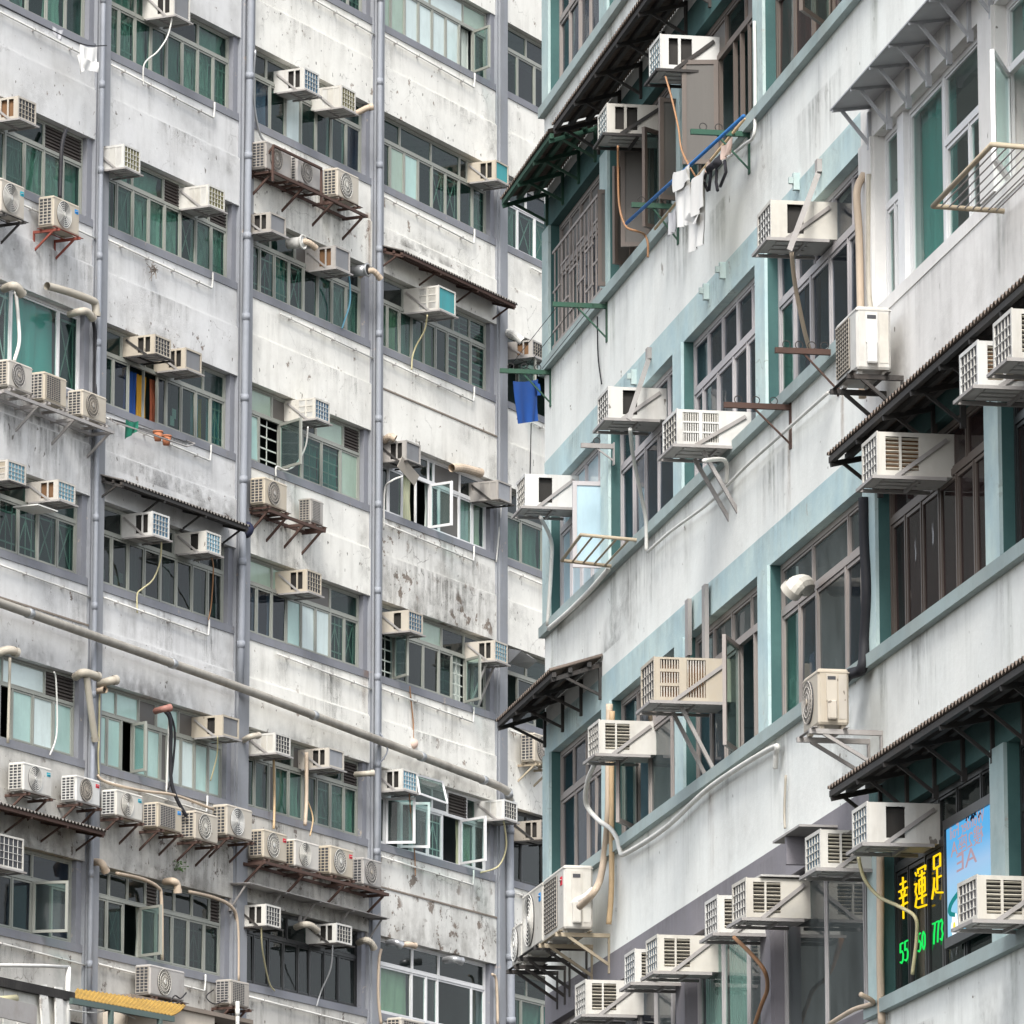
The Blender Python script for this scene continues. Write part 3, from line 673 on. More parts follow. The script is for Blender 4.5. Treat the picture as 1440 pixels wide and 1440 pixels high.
LAC = [
 (244,-16,21,'white air conditioner with grey grille at the very top of the left facade','two','coil_grey','ac_white',{}),
 (25,134.6,166,'rusting air conditioner with open side, above the two left-edge condenser boxes','two','coil_dark','ac_cream',dict(inner='rust_inside')),
 (173,202,235,'left of two white air conditioners with olive grilles on the second window column','tri','coil_olive','ac_white',{}),
 (293,259,289,'right of two white air conditioners with olive grilles on the second window column','tri','coil_olive','ac_white',{}),
 (216.4,469.5,497,'left of two worn air conditioners above the window with orange curtain','two','coil_dark','ac_cream',dict(strut='bracket_dark')),
 (260,488.5,518,'right of two worn air conditioners above orange curtain window, front torn','two','coil_grey','ac_cream',dict(front2=1)),
 (10.5,646,675,'air conditioner with sky blue filter at left picture edge','grid','coil_sky','ac_cream',dict(strut='bracket_dark')),
 (80.5,674,702,'cream air conditioner with sky blue filter over a broad white drip tray','two','coil_sky','ac_cream',dict(inner='rust_inside')),
 (214,719,752,'large white air conditioner with blue front under the left facade awning','two','coil_blue','ac_white',{}),
 (289,746,775,'small white air conditioner with pale front beside the one under the left awning','one','coil_sky','ac_white',dict(wd=.5)),
 (313,1005,1034,'cream air conditioner with grey front above mint frosted panes','one','coil_grey','ac_cream',{}),
 (-2,1172,1218,'air conditioner with white grid front at the lower left picture edge','two','coil_dark','ac_white',dict(wd=.72)),
 (427,95,125,'white air conditioner with blue grille above the rusty rack of three condensers','two','coil_blue','ac_white',{}),
 (479,119,150,'white air conditioner with olive grille right of the blue grille one','tri','coil_olive','ac_white',{}),
 (380,298,324,'grey air conditioner beside a round metal vent cap, left end of window','two','coil_grey','ac_grey',{}),
 (471,345,376,'stripped air conditioner with brown open side between two vent elbows','two','coil_grey','ac_grey',dict(strut='bracket_grey',inner='rust_inside')),
 (442,559,588,'white air conditioner with gridded side and blue grille over an open casement','grid','coil_blue','ac_white',{}),
 (430,800,831,'cream air conditioner with dark grid front above white frosted panes','two','coil_dark','ac_cream',{}),
 (386,1030,1058,'white air conditioner with grey grid front under the sloping drainpipe, left end','tri','coil_dark','ac_white',{}),
 (462,1051,1078,'cream air conditioner with plain steel front under the sloping drainpipe','two','coil_steel','ac_cream',{}),
 (372,1271,1301,'left of two white air conditioners on the black framed window','two','coil_dark','ac_white',dict(strut='bracket_dark')),
 (473,1298,1325,'right of two white air conditioners on the black framed window','two','coil_dark','ac_white',dict(strut='bracket_dark')),
 (696,224.6,252,'cream air conditioner with smooth blue grey front beside the far lavender column','two','coil_teal','ac_cream',{}),
 (616.5,401,435,'big white air conditioner with teal front under the rusty corrugated awning','grid','coil_teal','ac_white',dict(d=.60,wd=.66)),
 (571,619,647,'dirty grey air conditioner with hanging sheet, over the dark opened window','two','coil_grey','ac_grey',dict(strut='bracket_dark')),
 (700,675,702,'dirty air conditioner with steel front right of the flexible duct','tri','coil_steel','ac_grey',dict(strut='bracket_dark',inner='rust_inside')),
 (574,857.5,886.5,'pinkish cream air conditioner with blue front, left above barred dark window','one','coil_blue','ac_cream',{}),
 (694.5,900,928,'cream air conditioner with bright blue front on long struts, right above barred window','two','coil_sky','ac_cream',dict(low=.75)),
 (566,1081,1110,'white air conditioner with sky blue grille above the pushed out awning window','two','coil_sky','ac_white',{}),
 (708,1124,1151,'white air conditioner with many slots next to the bend of the drainpipe','tri','coil_dark','ac_white',{}),
 (748,477.6,500,'old brown stained air conditioner above the hanging blue shirt','two','coil_dark','ac_grey',dict(inner='rust_inside')),
 (760,1153,1180,'old air conditioner above the dark window beside the teal corner, low down','two','coil_dark','ac_grey',dict(strut='bracket_dark'))]
for x, a, b, lab, st, fr, bo, kw in LAC:
    kw = dict(kw); kw.pop('front2', None); ac(L, x, a, b, lab, st, fr, bo, **kw)
# torn front sheet and drip tray that belong to single units
RAC = [
 (930,47.5,96,'grey white air conditioner with blue front under upper brown awning, nearest the top','two','coil_sky','ac_white',dict(strut='bracket_dark')),
 (856,144.6,186,'grey white air conditioner with blue front and copper hose left of laundry pole','two','coil_sky','ac_white',dict(strut='bracket_dark')),
 (1087,280,333,'cream air conditioner with black grid front and broken side, hung from steel straps','one','coil_dark','ac_white',dict(wd=.6)),
 (857.6,543,587,'cream air conditioner hung from steel straps above a long white hose','one','coil_dark','ac_white',dict(wd=.6)),
 (953,575,624,'cream air conditioner with six slotted side vents on the mid right facade','grid','coil_dark','ac_white',dict(d=.60,wd=.64,low=.7)),
 (740,666,711,'white air conditioner with brown grid front at the teal corner, pale blue window','one','coil_mid','ac_white',{}),
 (1236,606,667.5,'cream air conditioner with rusty louvres under the black right-hand awning','lou','coil_mid','ac_white',dict(inner='rust_inside',d=.52)),
 (1377,478,541,'lower of two air conditioners overlapping at the right picture edge','lou','coil_mid','ac_white',dict(inner='rust_inside',d=.56)),
 (1425.5,432.6,502.5,'upper of two air conditioners overlapping at the right picture edge','lou','coil_mid','ac_white',dict(d=.56)),
 (922,923,984,'big beige air conditioner with open brown side on tall steel struts','mixed','coil_dark','ac_cream',dict(d=.62,wd=.66,low=.8,inner='rust_inside')),
 (843,1012,1059,'beige air conditioner under small brown awning with thick white hose below','lou','coil_mid','ac_white',{}),
 (824.6,1377.5,1425.5,'lowest white air conditioner in the row along the grey band','lou','coil_mid','ac_white',{}),
 (895,1334,1380.6,'blue fronted air conditioner tucked behind its twin on the grey band','lou','coil_blue','ac_white',{}),
 (926,1314,1365,'blue fronted air conditioner in front of its twin on the grey band','lou','coil_blue','ac_white',{}),
 (1010.6,1259,1311,'grey fronted air conditioner tucked behind another above striped curtain','lou','coil_mid','ac_white',{}),
 (1050,1234,1289.6,'air conditioner with brown roof sheet above the vertically striped curtain','lou','coil_mid','ac_white',dict(roof=True)),
 (1155,1165.6,1219.7,'blue gridded air conditioner left of the neon window, lower of two','lou','coil_blue','ac_white',{}),
 (1222,1127,1184,'blue gridded air conditioner with black side opening just above the yellow neon characters','one','coil_blue','ac_white',dict(d=.50)),
 (1375,1230,1292,'cream air conditioner overlapping the blue lit poster','lou','coil_mid','ac_white',dict(d=.52))]
for x, a, b, lab, st, fr, bo, kw in RAC: ac(R, x, a, b, lab, st, fr, bo, **kw)

# ------------------------------------------------------------------ OUTDOOR CONDENSERS
def condenser_parts(kind, body, Wd, D, H, near):
    k = ('cond', kind, body, round(Wd,2), D, round(H,2), near)
    if k in UNIT: return UNIT[k]
    out = []; x = Wd/2; sgn = near
    m = MB().bev(-x, x, -D, 0, 0, H, .02); m.box(-x-.004, x+.004, -D-.004, .004, H-.035, H-.028)
    for sx in (-1, 1):
        for y in (-D*.85, -D*.15): m.box(sx*x*.72-.04, sx*x*.72+.04, y-.02, y+.02, -.03, 0)
    out.append(('casing', m.mesh('casing', body)))
    cx = -x*.22 if near < 0 else -x*.22; r = min(H*.43, Wd*.32); cz = H*.5
    if kind == 'rect':
        w = Wd*.30
        out.append(('fan_opening', MB().box(cx-w, cx+w, -D-.006, -D-.001, H*.1, H*.9).mesh('fan_opening', 'coil_dark')))
        m = MB()
        for i in range(13): z = H*.1+H*.8*i/12; m.box(cx-w, cx+w, -D-.016, -D-.006, z-.004, z+.004)
        for i in range(7): xx = cx-w+2*w*i/6; m.box(xx-.004, xx+.004, -D-.014, -D-.0065, H*.1, H*.9)
        out.append(('fan_grille', m.mesh('fan_grille', 'ac_grey')))
    else:
        out.append(('fan_opening', MB().disc((cx, -D, cz), r, 30, .008).mesh('fan_opening', 'coil_dark')))
        m = MB()
        n = 6 if kind == 'ring' else 3
        for i in range(n): m.ring((cx, -D-.018, cz), r*(i+1.6)/(n+.6), .0065 if kind == 'ring' else .005, 'y', 30, 5)
        sp = 8 if kind == 'ring' else 26
        for i in range(sp):
            a = 2*math.pi*i/sp; q = .3 if kind == 'swirl' else 0
            m.bar((cx+r*.18*math.cos(a), -D-.014, cz+r*.18*math.sin(a)), (cx+r*math.cos(a+q), -D-.014, cz+r*math.sin(a+q)), .006, .006, (0,1,0))
        gm = {'ring': 'ac_white', 'spoke': 'ac_white', 'swirl': 'ac_white', 'dark': 'ac_grey'}[kind]
        out.append(('fan_grille', m.mesh('fan_grille', gm)))
        out.append(('fan_hub', MB().disc((cx, -D-.02, cz), r*.17, 16, .012).mesh('fan_hub', 'ac_white' if kind != 'dark' else 'ac_grey')))
    m = MB(); xs = sgn*x          # open coil grid on the near end
    m.box(xs-.006, xs+.006, -D*.88, -D*.10, H*.08, H*.92) if near < 0 else m.box(xs-.004, xs+.004, -D*.34, -D*.08, H*.10, H*.9)
    out.append(('coil', m.mesh('coil', 'coil_dark' if near < 0 else body)))
    m = MB()
    if near < 0:
        for i in range(9): z = H*.08+H*.84*i/8; m.box(xs-.016, xs-.006, -D*.9, -D*.08, z-.006, z+.006)
        for i in range(4): y = -D*.88+D*.78*i/3; m.box(xs-.018, xs-.0065, y-.006, y+.006, H*.06, H*.94)
        out.append(('side_grille', m.mesh('side_grille', body)))
    else:
        m.bev(xs, xs+.05, -D*.72, -D*.42, H*.08, H*.42, .012); m.box(xs, xs+.012, -D*.74, -D*.40, H*.42, H*.90)
        out.append(('valve_cover', m.mesh('valve_cover', body)))
        out.append(('handle_recess', MB().box(xs+.012, xs+.015, -D*.70, -D*.44, H*.80, H*.86).mesh('handle_recess', 'coil_dark')))
    UNIT[k] = out; return out
def condenser(F, xe, yt, yb, label, kind='ring', body='ac_white', Wd=.82, D=.29, off=.13, brk='bracket_rust', badge=None, shelf=0, strut=True, wpx=None, group='condenser units on wall brackets'):
    w = off + D; u, z = F.at(xe, yb, w); _, zt = F.at(xe, yt, w); H = max(.42, min(.95, zt-z))
    if wpx: Wd = abs(F.at(wpx, (yt+yb)/2, w)[0]-u)
    near = 1 if F.flip else -1
    uc = u - Wd/2 if F.flip else u + Wd/2
    t = root('condenser_unit', F, (uc, -off, z), label, 'condenser', group)
    for n, me in condenser_parts(kind, body, Wd, D, H, near): obj(n, me, t)
    if badge:
        bx = Wd/2*.76
        MB().box(bx-.055, bx+.055, -D-.004, -D-.0005, H*.70, H*.84).build('badge', badge, t)
        MB().bar((bx-.035, -D-.006, H*.77), (bx+.03, -D-.006, H*.785), .004, .03, (0,1,0)).build('badge_mark', 'paper_white', t)
    m = MB(); x = Wd/2
    for sg in (-1, 1):
        m.box(sg*x*.8-.02, sg*x*.8+.02, -D-.07, off, -.075, -.032)
    m.box(-x-.05, x+.05, -D-.055, -D-.02, -.032-.001, -.0305+.003); m.box(-x-.05, x+.05, -.05, -.015, -.033, -.028)
    m.build('bracket', brk, t)
    if strut:
        for sg in (-1, 1):
            MB().bar((sg*x*.8, -D*.8, -.07), (sg*x*.8, off-.01, -.36), .03).build('strut', brk, t)
            MB().box(sg*x*.8-.022, sg*x*.8+.022, off-.02, off-.003, -.45, -.08).build('wall_plate', brk, t)
    return t
LC = [
 (1,249,296,'condenser with ringed fan cut by left picture edge, above the red bracket one','ring','ac_cream',dict(wpx=35,brk='bracket_dark',badge='badge_teal')),
 (75,274,317,'condenser with ringed fan and blue badge on a red bracket','ring','ac_cream',dict(wpx=112,badge='badge_blue',brk='bracket_red')),
 (12,504,542,'leftmost of three old condensers on the long grey shelf bracket','dark','ac_cream',dict(strut=False,wpx=46,brk='bracket_grey')),
 (62,521.5,562,'middle of three old condensers on the long grey shelf, rectangular grille','rect','ac_cream',dict(strut=False,wpx=94,brk='bracket_grey')),
 (116,546.6,584,'rightmost of three old condensers on the long grey shelf bracket','dark','ac_cream',dict(strut=False,wpx=150,brk='bracket_grey')),
 (374,197,236,'left old condenser with dark fan in the rusty rack below two air conditioners','dark','ac_grey',dict(strut=False,wpx=410)),
 (418,218,254,'middle old condenser with dark fan in the rusty rack','dark','ac_grey',dict(strut=False,wpx=451)),
 (474.5,235,275,'condenser with white spoked fan at the right end of the rusty rack','spoke','ac_cream',dict(strut=False,wpx=505)),
 (372,670,708,'cream condenser with large grey fan on a rusty frame, beside bare small unit','dark','ac_cream',dict(strut=False,wpx=404)),
 (437,705,733,'small box condenser with blank steel front on the rusty frame','rect','ac_grey',dict(strut=False,wpx=455,D=.24)),
 (33,1070.6,1111,'first from the left in the lower condenser row, ringed fan, above rusty roof edge','ring','ac_white',dict(wpx=73,badge='badge_teal')),
 (107,1089,1126,'condenser with grey fan and red swirl badge, lower left row','dark','ac_white',dict(wpx=141,badge='badge_red')),
 (163.6,1109,1146,'white ringed condenser right of the red badge one','ring','ac_white',dict(wpx=201,badge='badge_teal')),
 (221.7,1131,1163,'condenser with square grille and blue badge in the lower row','rect','ac_cream',dict(wpx=256,badge='badge_blue')),
 (274.5,1139,1179,'condenser with swirling spoked fan right of the square grille one','swirl','ac_cream',dict(wpx=307)),
 (319,1130,1173.5,'tall ringed condenser at right end of row, beside the lavender column','ring','ac_cream',dict(wpx=355)),
 (370.6,1165,1205,'leftmost of four condensers on the rusty shelf, spoked fan','swirl','ac_cream',dict(strut=False,wpx=404,badge='badge_red',shelf=1)),
 (415,1179,1217,'second of four condensers on the rusty shelf, ringed fan','ring','ac_cream',dict(strut=False,wpx=449)),
 (465,1188,1228,'third of four condensers on the rusty shelf, spoked fan with red mark','swirl','ac_cream',dict(strut=False,wpx=497,badge='badge_red')),
 (511,1205,1243,'fourth of four condensers on the rusty shelf, dusty square one','dark','ac_grey',dict(strut=False,wpx=537)),
 (211,1355.6,1398,'dirty condenser with big spoked fan above the yellow roof sheet','spoke','ac_grey',dict(wpx=260,off=.1)),
 (324,1379,1412,'stained condenser above the lower left rubble edge','rect','ac_grey',dict(wpx=351,off=.1)),
 (752,1030,1070,'narrow beige condenser near the teal corner, above the drainpipe bend','dark','ac_cream',dict(brk='bracket_ochre')),
 (564,1430,1470,'condenser only just showing at the bottom picture edge','rect','ac_cream',dict(wpx=598)) ]
for x, a, b, lab, k, bo, kw in LC: condenser(L, x, a, b, lab, k, bo, **kw)
condenser(R, 1205, 429, 518, 'tall cream condenser seen side on beside the cream pier, dark wall smudge behind', 'rect', 'ac_white', D=.30, off=.12, wpx=1175, brk='bracket_dark')
condenser(R, 1151, 939, 1018, 'beige condenser with bare rusty fan opening hung below a black hose', 'dark', 'ac_cream', D=.27, off=.30, wpx=1129, brk='bracket_grey')
condenser(R, 793, 1216, 1305, 'large cream condenser with square grille and red badge at the teal corner', 'rect', 'ac_white', D=.31, off=.20, wpx=764, brk='bracket_ochre', badge='badge_red')
condenser(R, 762.6, 1239.5, 1324, 'white condenser with fluted front behind the large square grille one', 'ring', 'ac_white', D=.31, off=.20, wpx=734, brk='bracket_dark', badge='badge_blue')
condenser(R, 733, 1295, 1352, 'farthest of three grouped corner condensers, spoked fan', 'spoke', 'ac_white', D=.30, off=.2, wpx=720, brk='bracket_dark')

# ------------------------------------------------------------------ AWNINGS
def awning(F, u0, u1, z0, proj, drop, label, mat='tin_brown', brk='bracket_dark', nb=4, amp=.021, pitch=.105, flat=False, group='corrugated awnings', tilt=0., purl=(.25, .62, .93), brh=.42, w0=.0):
    t = root('awning', F, (u0, -w0, z0), label, 'awning', group); W_ = u1-u0
    n = 2 if flat else int(W_/pitch*6)
    def fn(o):
        def f(a, b):
            h = 0 if flat else amp*math.sin(a*W_/pitch*2*math.pi)
            j = 0 if flat else .012*math.sin(int(a*W_/.8)*12.9)*b
            return (a*W_, -.004-b*(proj+j), -b*drop + h + o - tilt*a*W_)
        return f
    if flat: MB().box(0, W_, -proj, -.003, -.012, 0).build('sheet', mat, t).rotation_euler = (math.atan2(drop, proj), 0, 0)
    else: MB().grid(fn(0), n, 6).grid(lambda a, b: fn(-.007)(a, b), n, 6).build('sheet', mat, t, True)
    for p in purl:
        MB().box(.02, W_-.02, -proj*p-.025, -proj*p+.02, -drop*p-.065-amp, -drop*p-.012-amp).build('purlin', brk, t)
    for i in range(nb):
        x = .06 + (W_-.14)*i/(nb-1); m = MB()
        bo = .022 if flat else .075+amp; m.bar((x, 0.0, -bo), (x, -proj*.97, -drop-bo), .03 if flat else .045)
        m.build('bracket', brk, t)
        MB().bar((x, -.01, -.05-amp), (x, -.01, -brh-.05), .045).build('bracket_post', brk, t)
        MB().bar((x, -.02, -brh), (x, -proj*.72, -drop*.72-(.035 if flat else .09+amp)), .028).build('bracket_strut', brk, t)
    return t
def aw_px(F, eL, eR, proj, drop, label, **k):    # eaves given by the ends of their edge in the photograph
    a, za = F.at(*eL, proj); b, zb = F.at(*eR, proj)
    u1 = k.pop('ext', None); u1 = b if u1 is None else a+u1
    return awning(F, a, u1, (za+zb)/2 + drop if 'ext0' not in k else za+drop, proj, drop, label, **k)
aw_px(L, (566,353), (727,427), .50, .16, 'rusty corrugated awning over the fourth window column of the left building', mat='tin_grey', brk='bracket_rust', nb=4)
aw_px(L, (172,671), (351,744), .50, .15, 'blackened corrugated awning over two windows air conditioners with blue fronts', mat='tin_grey', nb=4)
aw_px(L, (-60,1106), (150,1176), .55, .12, 'rusty corrugated awning edge at the lower left, below the condenser row', mat='tin_grey', brk='bracket_rust', nb=5)
aw_px(L, (352,1240), (548,1292), .42, .02, 'thin grey flat ledge canopy with triangular brackets, below four condensers', mat='bracket_grey', brk='bracket_grey', nb=5, flat=True, purl=(), group='flat canopies')
aw_px(R, (776,166), (930,-30), .52, .15, 'long brown corrugated awning above the open brown casements', mat='tin_brown', nb=6)
aw_px(R, (703.5,284), (772,180), .54, .17, 'lower brown corrugated awning with green ribs at the teal corner', mat='tin_brown', brk='bracket_green', nb=4)
aw_px(R, (697,1030), (775,925), .56, .18, 'small brown corrugated awning above the teal corner window, lower facade', mat='tin_brown', nb=4)
aw_px(R, (1163,633), (1500,345), .46, .10, 'long black corrugated awning over plum tinted windows at the right', mat='tin_brown', nb=9)
aw_px(R, (1164,1103), (1500,893), .46, .10, 'black corrugated awning directly over the neon sign window', mat='tin_brown', nb=9)
aw_px(R, (1166,153), (1400,-110), .36, .05, 'smooth white metal canopy on triangular brackets above teal curtained windows', mat='canopy_metal', brk='canopy_metal', nb=9, flat=True, purl=(), brh=.36, group='flat canopies')

# ------------------------------------------------------------------ PIPES ON THE LEFT BUILDING
def pipe(name, F, pts, r, mat, label, cat, group=None, n=8, smooth=True, curved=True, collars=0, collar_mat=None, px=True):
    P = [F.p3(*p) for p in pts] if px else [Vector(p) for p in pts]
    Q = smoothpts(P) if curved else P
    o0 = P[0]; t = None
    mb = MB().tube([q-o0 for q in Q], r, n)
    if collars:
        t = root(name, F, o0, label, cat, group)
        mb.build('pipe', mat, t, smooth)
        tot = len(Q)-1
        for i in range(collars):
            f = (i+.5)/collars*tot; k = int(f); a = Q[k].lerp(Q[min(k+1, tot)], f-k); d = (Q[min(k+1, tot)]-Q[k]).normalized()
            MB().tube([a-o0-d*.06, a-o0+d*.06], r*1.16, n).build('collar', collar_mat or mat, t, smooth)
        return t
    o = mb.build(name, mat, None, smooth); o.location = F.M @ o0; o.rotation_euler = (0, 0, F.rz)
    return tag(o, label, cat, group)
def vpipe(px0, y0, px1, y1, w, r, label, n):
    u0, z0 = L.at(px0, y0, w); u1, z1 = L.at(px1, y1, w); k = 14
    return pipe('downpipe', L, [(u0+(u1-u0)*i/k, -w, z0+(z1-z0)*i/k) for i in range(k+1)], r, 'pipe_lavender', label, 'downpipe', 'painted downpipes', 10, True, False, n, px=False)
vpipe(146, -60, 125, 1420, .13, .042, 'slim lavender downpipe on the first column from the left', 12)
vpipe(353.5, -60, 338, 965, .16, .062, 'stout lavender downpipe on the second column, ending at the sloping pipe', 9)
vpipe(535, -60, 529.5, 1260, .15, .050, 'lavender downpipe on the third column, tangled with thin cables lower down', 11)
vpipe(716.5, 1125, 719, 1480, .16, .075, 'thick lavender downpipe below the bend of the sloping drainpipe', 4)
pipe('drainpipe', L, [(-40,834,.28),(145,899,.28),(340,968,.28),(530,1040,.28),(640,1082,.28),(706,1108,.28),(716,1122,.25),(717,1135,.2)], .074, 'pipe_dirty', 'long cream drainpipe sloping across the whole left facade', 'drainpipe', None, 12, True, True, 7, 'steel_duct')
for b, (a, c) in enumerate(BAYS):
    nb_ = ['leftmost', 'second', 'third', 'fourth', 'far right'][b]
    for r in ROWS:
        if (b, r) in ((2, 2), (0, 2), (1, 3), (0, 4), (1, 4), (2, 4), (2, 0)) and b != 1: continue
        z = lz(r)-.27; w = .055; ln = c-a
        rr = random.Random(b*17+r)
        if b in (1, 3): pts = [(a+.02, -w, z+.02), (a+ln*.78, -w, z-.04), (a+ln*.785, -w, z-.03), (a+ln*.79, -w, z+.12), (a+ln*.79, -w, z+.24)]
        else: pts = [(a+ln*rr.choice((.02, .02, .22)), -w, z+.03), (c-.25, -w, z-.04), (c+.02, -w, z-.05)]
        k = r+1 if b < 2 else r+2
        if r < 0 and b < 2: continue
        if r == -1 and b == 4: continue
        t = root('drain_line', L, pts[0], 'thin white drain line below the %s window down in the %s window column' % (['', 'top', 'second', 'third', 'fourth', 'fifth', 'sixth', 'lowest'][k], nb_), 'drain line', 'drain lines under the windows')
        o0 = Vector(pts[0]); MB().tube([Vector(p)-o0 for p in pts], .017, 6).build('pipe', 'pvc_white', t, True)
        for i in range(4):
            p = Vector(pts[0]).lerp(Vector(pts[1]), (i+.5)/4)-o0
            MB().box(p.x-.008, p.x+.008, -.02, w, p.z-.02, p.z+.028).build('clip', 'bracket_grey', t)
